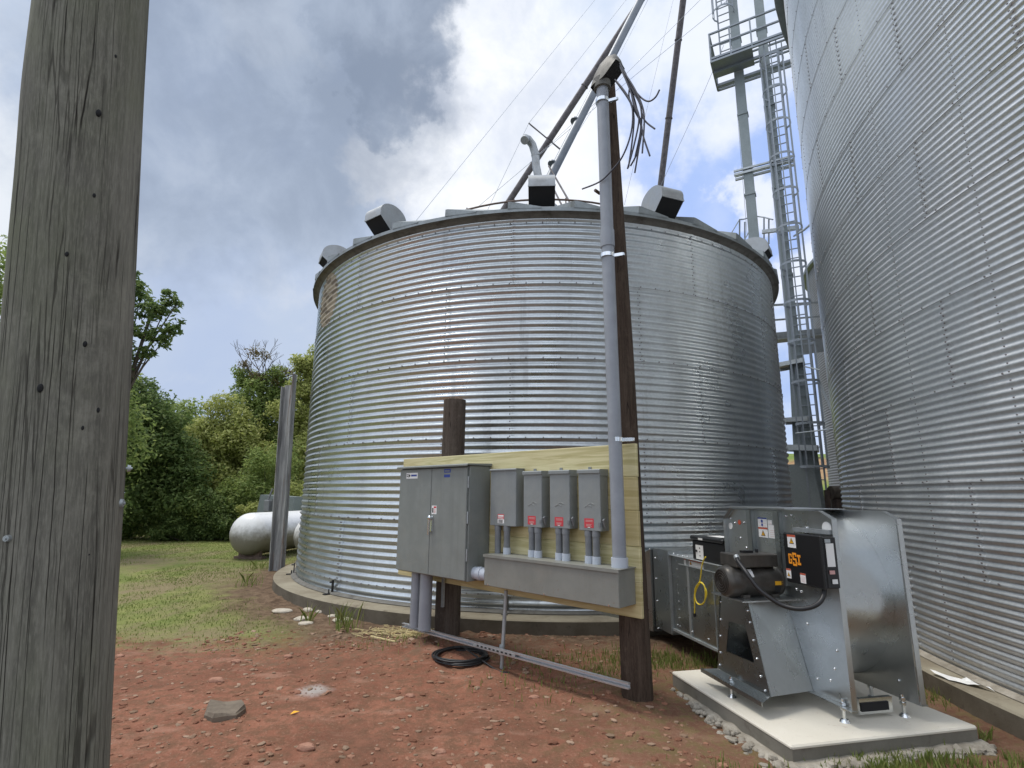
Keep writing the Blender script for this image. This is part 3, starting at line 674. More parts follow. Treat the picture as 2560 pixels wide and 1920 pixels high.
# roof
mb = MB(); RP = 33; p0 = R_(2.4); dp = 2*math.pi/RP; SL = math.tan(R_(29)); ze = zt+.0
def rz(r): return ze+.01+(5.14-r)*SL
n = RP*6; v = []
for i in range(n):
    a = 2*math.pi*i/n; v += [(TC[0]+.45*math.sin(a), TC[1]-.45*math.cos(a), rz(.45)), (TC[0]+5.14*math.sin(a), TC[1]-5.14*math.cos(a), rz(5.14)), (TC[0]+5.14*math.sin(a), TC[1]-5.14*math.cos(a), rz(5.14)-.055)]
mb.add(v, [(3*i, 3*((i+1) % n), 3*((i+1) % n)+1, 3*i+1) for i in range(n)]+[(3*i+1, 3*((i+1) % n)+1, 3*((i+1) % n)+2, 3*i+2) for i in range(n)], False)
mb.build('roof', M['roof'], bin1)
rib = MB(); v = []; f = []
for k in range(RP):
    a = p0+k*dp; b = len(v)
    for r in (.6, 5.15):
        s_ = r/5.15; hh = .035+.075*s_
        for (du, h) in ((0, 0), (.006, hh), (.045, hh), (.5*s_, .012), (.5*s_, -.01)):
            aa = a+du/r; v.append((TC[0]+r*math.sin(aa), TC[1]-r*math.cos(aa), rz(r)+h))
    f += [(b+i, b+i+1, b+5+i+1, b+5+i) for i in range(4)]+[(b+5, b+6, b+7, b+8, b+9)]
rib.add(v, f, False); rib.build('roof_ribs', M['roof'], bin1)
mb = MB(); mb.lathe([(TR+.0, ze-.10), (TR+.05, ze-.055), (5.13, ze-.04), (5.138, ze+.005)], TC, 160, smooth=False); mb.build('eave', M['lip'], bin1)
mb = MB(); rr = 3.35
for k in range(80):
    a = 2*math.pi*k/80; a2 = 2*math.pi*(k+1)/80
mb.tube([(TC[0]+rr*math.sin(2*math.pi*k/80), TC[1]-rr*math.cos(2*math.pi*k/80), rz(rr)+.2) for k in range(81)], .018, 6, False)
for k in range(22):
    a = 2*math.pi*(k+.3)/22; mb.tube([(TC[0]+rr*math.sin(a), TC[1]-rr*math.cos(a), rz(rr)-.02), (TC[0]+rr*math.sin(a), TC[1]-rr*math.cos(a), rz(rr)+.24)], .012, 5)
mb.build('roof_ring', M['rod'], bin1)
mb = MB(); mb.lathe([(.47, rz(.45)-.05), (.47, rz(.45)+.3), (.3, rz(.45)+.45), (.16, rz(.45)+.5)], TC, 24); mb.build('roof_collar', M['vent'], bin1)
# emblem painted on the wall near the eave
mb = MB(); pc, zc, ra = R_(-55.5), 5.17, .52; v = []; f = []; rows = 56
for i in range(rows+1):
    z = zc-ra+2*ra*i/rows; hw = math.sqrt(max(0, ra*ra-(z-zc)**2))/TR
    for j in range(13):
        a = pc-hw+2*hw*j/12; r = wall_r(TR, TB, RH/11, .0135, z)+.003; v.append((TC[0]+r*math.sin(a), TC[1]-r*math.cos(a), z))
f = [(i*13+j, i*13+j+1, (i+1)*13+j+1, (i+1)*13+j) for i in range(rows) for j in range(12)]
mb.add(v, f, True); mb.build('faded_emblem', M['emblem'], bin1, 'round faded tan emblem with dark lettering remnants below the eave')
# anchors at the foot
for i, pd in enumerate((-41.6, -68.8, -8.2, 13.5)):
    a = R_(pd); x, y = TC[0]+(TR+.015)*math.sin(a), TC[1]-(TR+.015)*math.cos(a)
    T = frame((x, y, 0), (math.cos(a), math.sin(a)), (math.sin(a), -math.cos(a))); mb = MB(T)
    mb.box(-.018, .018, 0, .02, TB, TB+.2); mb.box(-.05, .02, 0, .14, TB, TB+.012); mb.tube([(-.03, .05, TB), (-.03, .05, TB+.07)], .011, 6); mb.tube([(.0, .015, TB+.17), (.0, .06, TB+.17)], .012, 6)
    mb.build('anchor_bracket', M['rubber'] if i < 2 else M['lip'], bin1)

# roof vents: one built, copied
def vent():
    r = root('roof_vent', (0, 0, 0), 'x', 'roof vent', 'vent hoods along the edge of the bin roof')
    prof = [(-.30, .12)]+[(.28*math.cos(R_(t))-.01, .19+.20*math.sin(R_(t))) for t in range(170, -1, -12)]+[(.27, .10)]
    # local: x tangential, y outward, z up (hood body)
    mb = MB(); hw = .20
    v = [(s*hw, p[0], p[1]) for s in (-1, 1) for p in prof]; n_ = len(prof)
    mb.add(v, [(i, i+1, n_+i+1, n_+i) for i in range(n_-1)], True)
    side = prof+[(.02, -.10), (-.28, .07)]
    for s in (-1, 1): mb.add([(s*hw, p[0], p[1]) for p in side], [tuple(range(len(side)))], False)
    for i in (0,): mb.box(-hw-.006, hw+.006, .263, .276, .095, .12)
    h_ = mb.build('hood', M['vent'], r)
    mb = MB(); mb.add([(-hw+.004, .262, .10), (hw-.004, .262, .10), (hw-.004, .02, -.095), (-hw+.004, .02, -.095)], [(0, 1, 2, 3)]); mb.build('mouth', M['hole'], r)
    return r
v0 = vent()
def dup(r, loc, rz_, label):
    c = r.copy(); COL.objects.link(c); c.location = loc; c.rotation_euler = (0, 0, rz_); c['label'] = label
    for ch in r.children: d = ch.copy(); COL.objects.link(d); d.parent = c
    return c
vl = [(-2.9, 'bright box shaped roof vent facing the camera at the top middle of the bin'), (20.5, 'roof vent with its dark mouth to the lower right, right of the tall service mast'), (-36.3, 'roof vent left of the middle one with its rounded side lit'),
      (-61., 'leftmost roof vent, low on the curve of the roof'), (54.5, 'pale domed roof vent on the right, in front of the ladder tower')]
for i, (pd, lb) in enumerate(vl):
    a = R_(pd); loc = (TC[0]+4.83*math.sin(a), TC[1]-4.83*math.cos(a), rz(4.83)+.10); rot = a+math.pi  # local +y -> outward
    # outward = (sin a, -cos a); local y axis rotated by rot: (-sin rot, cos rot) = (sin a, -cos a)
    if i == 0: v0.location = loc; v0.rotation_euler = (0, 0, rot); v0['label'] = lb
    else: dup(v0, loc, rot, lb)

# tall silo on the right
SC = (12.742, 3.898); SR = 8.885; SB = .167; SH = .8128; SP = SH/12
silo = root('grain_silo', (SC[0], SC[1], 0), 'tall bright corrugated silo filling the right side of the photo', 'grain silo', 'grain bins')
mb = MB(); zt2 = SB+SH*13+SP*8
mb.lathe(corr_profile(SR, SB, zt2, SP, .0108, 6), SC, 240)
NS = 25; dph = 2*math.pi/NS; pa = R_(-94.5)
def facing(p): return abs((p-R_(-73)+math.pi) % (2*math.pi)-math.pi) < 1.35
for k in range(13):
    for j in range(NS):
        p = pa+j*dph+(dph/2 if k % 2 == 0 else 0)
        if facing(p): seam_strip(mb, SC, SR, SB+k*SH, SB+(k+1)*SH, SP, .0108, SB, p, .035, .0018)
mb.build('wall', M['silo'].m, silo)
mb = MB()
for k in range(13):
    zb_ = SB+k*SH
    for j in range(NS):
        p = pa+j*dph+(dph/2 if k % 2 == 0 else 0)
        if facing(p):
            for q in range(24):
                z = zb_+SH*(q+.5)/24; boltmesh(mb, SC, wall_r(SR, SB, SP, .0108, z)+.002, p-.0016+(.0025 if q % 2 else 0), z, .0085)
        for off in (-.25, .25):
            p2 = p+off*dph
            if facing(p2):
                for q in range(12): z = zb_+SP*(q+.25); boltmesh(mb, SC, wall_r(SR, SB, SP, .0108, z)+.001, p2, z, .0065)
    for j in range(150):
        p = 2*math.pi*j/150
        if facing(p): boltmesh(mb, SC, SR+.002, p, zb_+SP*.15, .0085, .008)
mb.build('wall_bolts', M['bolt'], silo)
mb = MB()
for k in range(1, 14):
    z = SB+k*SH-.004; mb.lathe([(SR+.0005, z-.002), (SR+.003, z-.002), (SR+.003, z), (SR+.0005, z+.001)], SC, 200)
mb.build('ring_lap', M['bolt'], silo)
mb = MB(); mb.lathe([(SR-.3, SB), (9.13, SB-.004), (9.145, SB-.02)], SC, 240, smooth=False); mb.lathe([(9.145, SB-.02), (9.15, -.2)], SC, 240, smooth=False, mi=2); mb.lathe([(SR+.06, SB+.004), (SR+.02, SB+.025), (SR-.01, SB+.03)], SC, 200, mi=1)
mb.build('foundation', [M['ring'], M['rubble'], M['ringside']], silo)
mb = MB(); mb.lathe([(SR-.02, zt2-.03), (SR+.16, zt2-.05), (SR+.17, zt2+.02), (.6, zt2+(SR-.4)*.58)], SC, 90, smooth=False); mb.build('roof', M['roof'], silo)
# far bin behind
bp = Vector((18.1, 18.95)); BR = 6.05
bin3 = root('grain_bin', (bp.x, bp.y, 0), 'dark distant bin showing as a thin strip left of the tall silo', 'grain bin', 'grain bins')
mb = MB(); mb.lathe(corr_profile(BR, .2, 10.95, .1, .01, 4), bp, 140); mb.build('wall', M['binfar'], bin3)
mb = MB(); mb.lathe([(BR+.0, 10.85), (BR+.13, 10.9), (BR+.14, 11.0), (.5, 11.0+BR*.55)], bp, 70, smooth=False); mb.build('roof', M['roof'], bin3)
mb = MB(); mb.lathe([(BR, .2), (BR+.35, .2), (BR+.35, -.2)], bp, 90, smooth=False); mb.build('foundation', M['ring'], bin3)
tv = dup(v0, (0, 0, 0), 0, 'small vent hood on the eave of the distant bin beside the tall silo'); a = R_(-70)
tv.location = (bp.x+5.6*math.sin(a), bp.y-5.6*math.cos(a), 11.45); tv.rotation_euler = (0, 0, a+math.pi)

# ------------------------------------------------------------ elevator leg tower
TO = Vector((8.3, 16.0, 0)); ut = Vector((.87, -.49)); vt = Vector((.49, .87)); TT = frame(TO, ut, vt); HT = 28.
tw = root('bucket_elevator', TO, 'tall grey bucket elevator with twin casings and caged ladder between the bins', 'bucket elevator')
for i, cx in enumerate((-.42, .42)):
    mb = MB(TT); mb.box(cx-.15, cx+.15, -.12, .12, 1.2, HT)
    for z in np.arange(2.4, HT, 3.05): mb.box(cx-.175, cx+.175, -.145, .145, z-.03, z+.03)
    mb.build('leg_casing', M['leg'], tw)
mb = MB(TT); mb.box(-.75, .75, -.3, .3, 0, 1.25); mb.prism([(-.7, 1.25), (.7, 1.25), (.6, 2.6), (-.6, 2.6)], 1, -.22, .22); mb.build('boot', M['leg'], tw)
mb = MB(TT); mb.box(-.9, .9, -.35, .35, HT, HT+1.2); mb.build('head_housing', M['leg'], tw)
for z in (12.35, 20.2):
    mb = MB(TT)
    for yy in (-.16, .16): mb.box(-.85, .95, yy-.03, yy+.03, z-.04, z+.04); mb.box(-.85, .95, yy-.03, yy+.03, z+.1, z+.16)
    mb.build('casing_bracket', M['galvpost'], tw)
def ladder(mb, x0, y0, z0, z1, wd=.45, rr=.36, cage0=None):
    for s in (-1, 1): mb.bar((x0+s*wd/2, y0, z0), (x0+s*wd/2, y0, z1), .05, .05)
    z = z0+.3
    while z < z1: mb.bar((x0-wd/2, y0, z), (x0+wd/2, y0, z), .028, .028); z += .31
    z = (cage0 or z0+2.2)
    while z < z1+.01:
        pts = [(x0+rr*1.02*math.cos(R_(t)), y0-.34+rr*1.05*math.sin(R_(t)), z) for t in range(55, -236, -24)]
        for p, q in zip(pts, pts[1:]): mb.bar(p, q, .012, .07)
        z += 1.22
    for t in (25, -20, -60, -90, -120, -160, -205): mb.bar((x0+rr*math.cos(R_(t)), y0-.34+rr*1.05*math.sin(R_(t)), cage0 or z0+2.2), (x0+rr*math.cos(R_(t)), y0-.34+rr*1.05*math.sin(R_(t)), z1), .035, .01)
mb = MB(TT); ladder(mb, .62, -.2, .3, 16.4); mb.build('ladder', M['legd'], tw)
mb = MB(TT); ladder(mb, -.75, .1, 16.6, 27.5); mb.build('ladder', M['legd'], tw)
mb = MB(TT); z = 16.3
mb.box(-1.2, .1, -1.0, -.14, z, z+.05); 
for a_, b_ in (((-1.2, -1.0), (1.3, -1.0)), ((1.3, -1.0), (1.3, .5)), ((-1.2, -1.0), (-1.2, .5)), ((-1.2, .5), (1.3, .5))):
    for zz in (.0, .12, .62, 1.12): mb.bar((*a_, z+zz), (*b_, z+zz), .06, .07 if zz < .2 else .05)
for q in ((-1.2, -1.0), (1.3, -1.0), (1.3, .5), (-1.2, .5), (.1, -1.0), (-.55, -1.)): mb.bar((*q, z), (*q, z+1.15), .05, .05)
for yy in (-.5, .2): mb.bar((-1.2, yy, z-.04), (1.3, yy, z-.04), .08, .1)
mb.build('platform', M['legd'], tw)
for k, (q0, q1, th) in enumerate((((1946, 912, 15.8), (2008, 900, 15.3), .13), ((1960, 1050, 15.8), (2020, 1046, 15.3), .13), ((1966, 1118, 15.9), (2044, 1120, 15.1), .16))):
    a_, b_ = at(*q0), at(*q1); mb = MB(); mb.bar(a_, b_, .06, th); o_ = Vector((.35, .6, 0)); mb.bar(a_+o_, b_+o_, .06, th); mb.add([tuple(a_), tuple(b_), tuple(b_+o_), tuple(a_+o_)], [(0, 1, 2, 3)]); mb.bar(b_, b_+o_, .06, th); mb.build('landing', M['galvpost'], tw)
mb = MB(TT); mb.prism([(.05, 0), (.84, 0), (.72, 3.2), (.62, 6.4), (.26, 6.4), (.12, 3.2)], 1, -.1, .3); mb.build('lower_trunk', M['leg'], tw)
mb = MB(TT); mb.bar((.95, -.45, 5.0), (1.45, -.5, 3.1), .06, .06); mb.build('diagonal_strut', M['galvpost'], tw)
for q0, q1 in (((1905, 580, 16), (1998, 568, 15.5)), ):
    mb = MB(); mb.bar(at(*q0), at(*q1), .08, .12); mb.build('crossbar', M['galvpost'], tw)
mb = MB(); mb.tube([at(1985, 590, 15.6), at(2010, 575, 14), at(2024, 563, 12.5)], .03, 6); mb.build('tie_rod', M['galvpost'], tw)
mb = MB(); mb.tube([at(2010, 916, 15.4), at(2050, 925, 14)], .02, 6); mb.build('tie_rod', M['galvpost'], tw)
mb = MB(); mb.tube([at(1990, 1083, 15.4), at(2085, 1072, 11.5)], .018, 6); mb.build('tie_rod', M['galvpost'], tw)
# catwalk bridge towards the far bin
g2 = root('bin_catwalk', (10.5, 18, 7.9), 'short steel catwalk with handrails bridging from the ladder tower to the distant bin', 'catwalk')
mb = MB(); a = at(1938, 838, 16.2); b = at(2062, 826, 17.2); y_ = 0
for dz, ww in ((0, .16), (-.12, .06), (.5, .05), (1.0, .06)): mb.bar(a+Vector((0, 0, dz)), b+Vector((0, 0, dz)), .06, ww)
for t in (0, .25, .5, .75, 1): q = a.lerp(b, t); mb.bar(q, q+Vector((0, 0, 1.02)), .05, .05)
mb.bar(a.lerp(b, .35)+Vector((0, 0, -.5)), b+Vector((0, 0, -.5)), .05, .45); off = Vector((.5, .9, 0)); mb.add([tuple(a), tuple(b), tuple(b+off), tuple(a+off)], [(0, 1, 2, 3)]); mb.build('walkway', M['galvpost'], g2)
# roof-access cage seen behind bin 1
g3 = root('roof_guard', at(1870, 600, 17.5), 'curved guard rail rising behind the right end of the bin roof', 'guard rail'); mb = MB()
for (x_, y0, y1, YY) in ((1849, 549, 620, 17), (1862, 555, 620, 17.2), (1873, 548, 620, 17.3), (1910, 545, 610, 17.3), (1922, 548, 610, 17.2)): mb.bar(at(x_, y1, YY), at(x_, y0, YY), .04, .04)
mb.tube([at(1849, 549, 17), at(1860, 548, 17.6), at(1885, 540, 18), at(1910, 543, 17.6), at(1932, 549, 17)], .025, 6)
mb.tube([at(1826, 587, 16.6), at(1848, 550, 17)], .018, 5); mb.tube([at(1855, 610, 16.6), at(1884, 560, 17)], .018, 5); mb.build('rails', M['legd'], g3)

# spouts
A0 = at(1356, 462, 12.25); A1 = at(1597, 0, 13.8); dA = A1-A0
def flanges(mb, p, q, r, ts):
    d = (q-p).normalized()
    for t in ts: c_ = p.lerp(q, t); mb.tube([c_-d*.02, c_+d*.02], r, 14)
sp = root('fill_spout', A0, 'grey fill spout slanting down to the peak of the bin roof', 'grain spout', 'slanting grain spouts')
mb = MB(); mb.tube([A0+Vector((.15, 0, .1)), A0+dA*2.3], .115, 16); flanges(mb, A0, A0+dA*2.3, .14, (.04, .13, .5, .75)); mb.build('pipe', M['spout'], sp)
mb = MB(); mb.tube([Vector((TC[0], TC[1], rz(.45)+.4)), Vector((TC[0], TC[1], A0.z-.15)), A0+Vector((.14, 0, .1))], [.25, .2, .14], 16); mb.build('hopper', M['white'] if 0 else M['vent'], sp)
mb = MB(); e = [at(1362, 470, 12.1), at(1347, 448, 12.1), at(1340, 415, 12.1), at(1339, 388, 12.1), at(1331, 362, 12.05), at(1320, 348, 12.0), at(1313, 346, 11.9)]
mb.tube(e, .10, 14); mb.tube([e[-1]+Vector((.02, .02, -.0)), e[-1]+Vector((-.02, -.06, -.1))], .105, 14); d3 = (e[4]-e[3]).normalized(); mb.tube([e[3]-d3*.03, e[3]+d3*.03], .112, 14); mb.build('elbow', M['vent'], sp)
mb = MB()
for a_, b_ in (((1372, 415), (1428, 512)), ((1368, 440), (1404, 512))): mb.tube([at(*a_, 12.2), at(*b_, 11.0)], .022, 6)
mb.build('brace', M['spoutr'], sp)
B0 = at(1265, 515, 20); B1 = at(1590, 20, 17.2); dB = B1-B0
s2_ = root('grain_spout', B0-dB*.35, 'rust dark spout running down behind the bin roof, left of the grey one', 'grain spout', 'slanting grain spouts')
mb = MB(); mb.tube([B0-dB*.35, B0+dB*1.5], .125, 14); flanges(mb, B0, B0+dB, .15, (.35, .62)); mb.build('pipe', M['spoutr'], s2_)
mb = MB(); 
for a_, b_ in (((1322, 308), (1416, 387)), ((1326, 312), (1408, 379))): mb.tube([at(*a_, 19.1), at(*b_, 18.9)], .028, 5)
mb.build('truss_arm', M['spoutr'], s2_)
C0 = at(1649, 485, 21); C1 = at(1708, 0, 18.5); dC = C1-C0
s3 = root('grain_spout', C0-dC*.3, 'steep dark spout right of the service mast, above the right roof vent', 'grain spout', 'slanting grain spouts')
mb = MB(); mb.tube([C0-dC*.3, C0+dC*1.4], .13, 14); flanges(mb, C0, C1, .155, (.4, .8)); mb.build('pipe', M['spoutr'], s3)
# guy wires
for pts, lb in (([(1487, 0, 19), (1040, 552, 14)], 'leftmost thin cable slanting down to the bin roof'), ([(1565, 0, 18), (1322, 308, 19.1), (1218, 527, 20)], 'thin cable tied to the cross arm of the dark spout'),
                ([(1795, 20, 16), (1487, 270, 16), (1325, 407, 16), (1195, 517, 16)], 'thin cable crossing the spouts from the tower to the roof'), ([(1622, -5, 17), (1547, 142, 17), (1480, 275, 17), (1385, 425, 17)], 'thin cable just right of the grey fill spout'),
                ([(1684, -5, 20), (1612, 294, 20), (1561, 512, 20)], 'faint near vertical cable left of the steep dark spout'), ([(1798, 140, 16), (1760, 229, 16.5), (1640, 490, 18)], 'cable from the tower platform down to the right roof vent'),
                ([(1838, 215, 16.2), (1868, 590, 16.2)], 'thin cable hanging beside the left tower casing'), ([(1720, 30, 17), (1545, 205, 18), (1310, 420, 19)], 'faint cable running behind the weatherhead')):
    P_ = [at(*q) for q in pts]; r = root('guy_wire', P_[-1], lb, 'cable', 'guy wires in the sky'); mb = MB(); mb.tube([P_[0]+(P_[0]-P_[1])*.3]+P_, .0075, 5); mb.build('strand', M['wire'], r)

# ------------------------------------------------------------ foreground utility pole
def bear(deg, dist, z): return Vector((math.sin(R_(deg))*dist, math.cos(R_(deg))*dist, z))
pb = bear(-35.6, 2.03, -.1); pt = bear(-47.2, 2.06, 4.9)
up = root('utility_pole', pb, 'thick weathered grey wooden pole close up at the left edge', 'utility pole')
n = 128; mrow = 260; AX = pt-pb; AL = AX.length; v = []
for i in range(mrow+1):
    t = i/mrow; z = AL*t; r0 = .156-.010*t
    for k in range(n):
        a = 2*math.pi*k/n
        r = r0*(1+.03*mnoise.noise(Vector((math.cos(a)*1.2, math.sin(a)*1.2, z*1.1)))+.012*mnoise.noise(Vector((math.cos(a)*6, math.sin(a)*6, z*1.0)))+.005*mnoise.noise(Vector((math.cos(a)*22, math.sin(a)*22, z*1.6))))
        for (ka, kz, amp, wz) in ((-2.45, 3.05, .035, .26), (-1.1, 3.0, .022, .2), (-.3, 3.1, .03, .25), (-1.5, .72, .03, .12)):
            da = (a-ka+math.pi) % (2*math.pi)-math.pi; r += amp*.3*math.exp(-(da/.5)**2-((z-kz)/wz)**2)
        v.append((r*math.cos(a), r*math.sin(a), z))
me = bpy.data.meshes.new('shaft'); me.from_pydata(v, [], [(i*n+k, i*n+(k+1) % n, (i+1)*n+(k+1) % n, (i+1)*n+k) for i in range(mrow) for k in range(n)]+[tuple(range(mrow*n, mrow*n+n))])
me.materials.append(M['pole']); me.polygons.foreach_set('use_smooth', [True]*len(me.polygons)); sh_o = bpy.data.objects.new('shaft', me); COL.objects.link(sh_o); sh_o.parent = up
sh_o.rotation_euler = AX.to_track_quat('Z', 'Y').to_euler()
def axis_at(z): t = (z-pb.z)/(pt.z-pb.z); return pb.lerp(pt, t)
def pole_hit(px, py):
    d = ray(px, py).normalized(); best = None
    t = 1.6
    while t < 2.6:
        p = EYE+d*t; c_ = axis_at(p.z); dd = math.hypot(p.x-c_.x, p.y-c_.y)
        if best is None or dd < best[0]: best = (dd, p, c_)
        if dd < .154: return p, c_
        t += .002
    return best[1], best[2]
for (px, py, s) in ((303, 1258, .013), (321, 1171, .011), (19, 1346, .009)):
    p, c_ = pole_hit(px, py); nrm_ = Vector((p.x-c_.x, p.y-c_.y, 0)).normalized(); mb = MB(); mb.tube([p-nrm_*.003, p+nrm_*.006], [s, s*.85], 14); mb.tube([p-nrm_*.01, p+nrm_*.01], s*.35, 8)
    mb.build('nail_washer', M['galvpost'], up)
for (px, py, s) in ((247, 282, .012), (236, 488, .007), (167, 635, .008), (213, 860, .009), (290, 140, .006), (100, 970, .012), (245, 1026, .010), (207, 1070, .007), (222, 1387, .008), (166, 12, .008)):
    p, c_ = pole_hit(px, py); nrm_ = Vector((p.x-c_.x, p.y-c_.y, 0)).normalized(); mb = MB(); mb.sphere(p-nrm_*.002, s*.6, 8, 6, 1, 1, 1.7); mb.build('knot_hole', M['hole'], up)

# ------------------------------------------------------------ electrical rack
b0 = Vector((-1.412, 7.022)); u = Vector((.7220, -.6919)); nO = Vector((-.6919, -.7220)); ET = frame((b0.x, b0.y, 0), u, nO)   # local x=s, y=o (towards camera), z
def E(s, o, z): return ET @ Vector((s, o, z))
# posts
ps = root('rack_post', E(3.285, -.13, 0), 'tall dark brown pole carrying the service mast at the right end of the panel', 'wooden pole', 'poles of the electrical rack')
mb = MB(); mb.tube([E(3.295, -.135, -.3), E(3.255, -.135, 3.), E(3.19, -.13, 6.02)], [.132, .11, .085], 20)
mb.build('shaft', M['post'], ps)
mb = MB(); mb.tube([E(3.11, -.06, 4.66), E(3.11, .02, 4.66)], .016, 8); mb.build('guy_hook', M['rod'], ps)
ps = root('rack_post', E(.815, -.15, 0), 'short brown pole behind the grey cabinet', 'wooden pole', 'poles of the electrical rack')
mb = MB(); mb.tube([E(.80, -.16, -.3), E(.815, -.16, 2.805)], [.15, .138], 20); mb.build('shaft', M['postg'], ps)
# backboard: five boards
bb = root('lumber_backboard', E(1.72, 0, .67), 'yellow treated pine boards fixed across the two poles', 'backboard')
zs = [.669, .948, 1.234, 1.529, 1.813, 2.10]; mb = MB(ET)
for i in range(5): mb.box(-.0+random.uniform(-.006, .006), 3.44+random.uniform(-.006, .006), -.038, -random.uniform(0, .003), zs[i]+.0008, zs[i+1]-.0008, bev=.0035)
mb.build('boards', M['pine'], bb)
# cabinet
cb = root('electrical_cabinet', E(1.03, .16, .79), 'large grey double door electrical cabinet on the left of the board', 'electrical cabinet')
mb = MB(ET); mb.box(.42, 1.645, .004, .30, .79, 1.955, bev=.004); mb.build('body', M['encl'], cb)
def label_bars(mb, s0, s1, o, z0, z1, rows, mi): # little lines of unreadable print
    for i in range(rows):
        z = z1-(z1-z0)*(i+.5)/rows; e_ = s1-(s1-s0)*random.uniform(.0, .25); mb.box(s0, e_, o, o+.0008, z-(z1-z0)/rows*.25, z+(z1-z0)/rows*.25, mi)
for (a_, b_) in ((.424, 1.027), (1.033, 1.625)):
    mb = MB(ET); mb.box(a_, b_, .303, .325, .80, 1.935, bev=.004); d_ = mb.build('door', M['encl'], cb)
    if a_ > 1:
        for z in (1.05, 1.42, 1.78): mb = MB(ET); mb.tube([(1.636, .312, z-.06), (1.636, .312, z+.06)], .009, 8); mb.build('hinge', M['galvpost'], d_)
        mb = MB(ET); mb.box(1.04, 1.085, .325, .333, 1.25, 1.42, bev=.003); mb.tube([(1.062, .33, 1.395), (1.062, .365, 1.395)], .024, 16); mb.tube([(1.062, .358, 1.395), (1.055, .362, 1.33), (1.05, .356, 1.22)], [.017, .013, .012], 10); mb.sphere((1.062, .366, 1.40), .026, 12, 8, 1, .5, 1)
        mb.build('handle', M['zinc'], d_)
        mb = MB(ET); mb.box(1.055, 1.14, .325, .326, 1.44, 1.53, 0); mb.box(1.065, 1.085, .3262, .327, 1.455, 1.505, 1); label_bars(mb, 1.09, 1.13, .3262, 1.45, 1.50, 4, 2); mb.box(1.09, 1.135, .3262, .327, 1.505, 1.522, 3); mb.build('small_label', [M['white'], M['ink'], M['pinkish'], M['red']], d_)
        mb = MB(ET); mb.box(1.25, 1.35, .325, .326, 1.835, 1.865, 0); mb.box(1.25, 1.36, .325, .326, 1.885, 1.925, 0); mb.box(1.265, 1.345, .3262, .327, 1.895, 1.91, 1); mb.build('blue_label', [M['blue'], M['pvcd']], d_)
    else:
        mb = MB(ET); mb.box(.55, .77, .325, .326, 1.83, 1.895, 0); mb.box(.558, .585, .3262, .327, 1.85, 1.86, 1); mb.box(.558, .585, .3262, .327, 1.87, 1.88, 1)
        mb.prism([(.595, 1.84), (.595, 1.886), (.635, 1.863)], 1, .3262, .3272, 1); mb.box(.645, .755, .3262, .327, 1.855, 1.875, 2); mb.build('maker_label', [M['white'], M['ink'], M['blue']], d_)
mb = MB(ET); mb.prism([(.0, 1.958), (.345, 1.958), (.36, 1.945), (.362, 1.96), (.345, 1.972), (.0, 1.985)], 0, .40, 1.665); mb.build('rain_lid', M['encl'], cb)
# box peeking out behind the cabinet
mt = root('meter_box', E(.02, -.1, 1.15), 'pale grey box with a black dial showing past the left edge of the cabinet', 'meter box')
mb = MB(ET); mb.box(-.10, .14, -.20, -.045, 1.18, 1.56, bev=.006); mb.box(-.11, .15, -.21, -.035, 1.37, 1.385); mb.build('housing', M['pvcl'], mt)
mb = MB(ET); mb.tube([(.03, -.046, 1.47), (.03, .0, 1.47)], .055, 16); mb.build('dial', M['black'], mt)
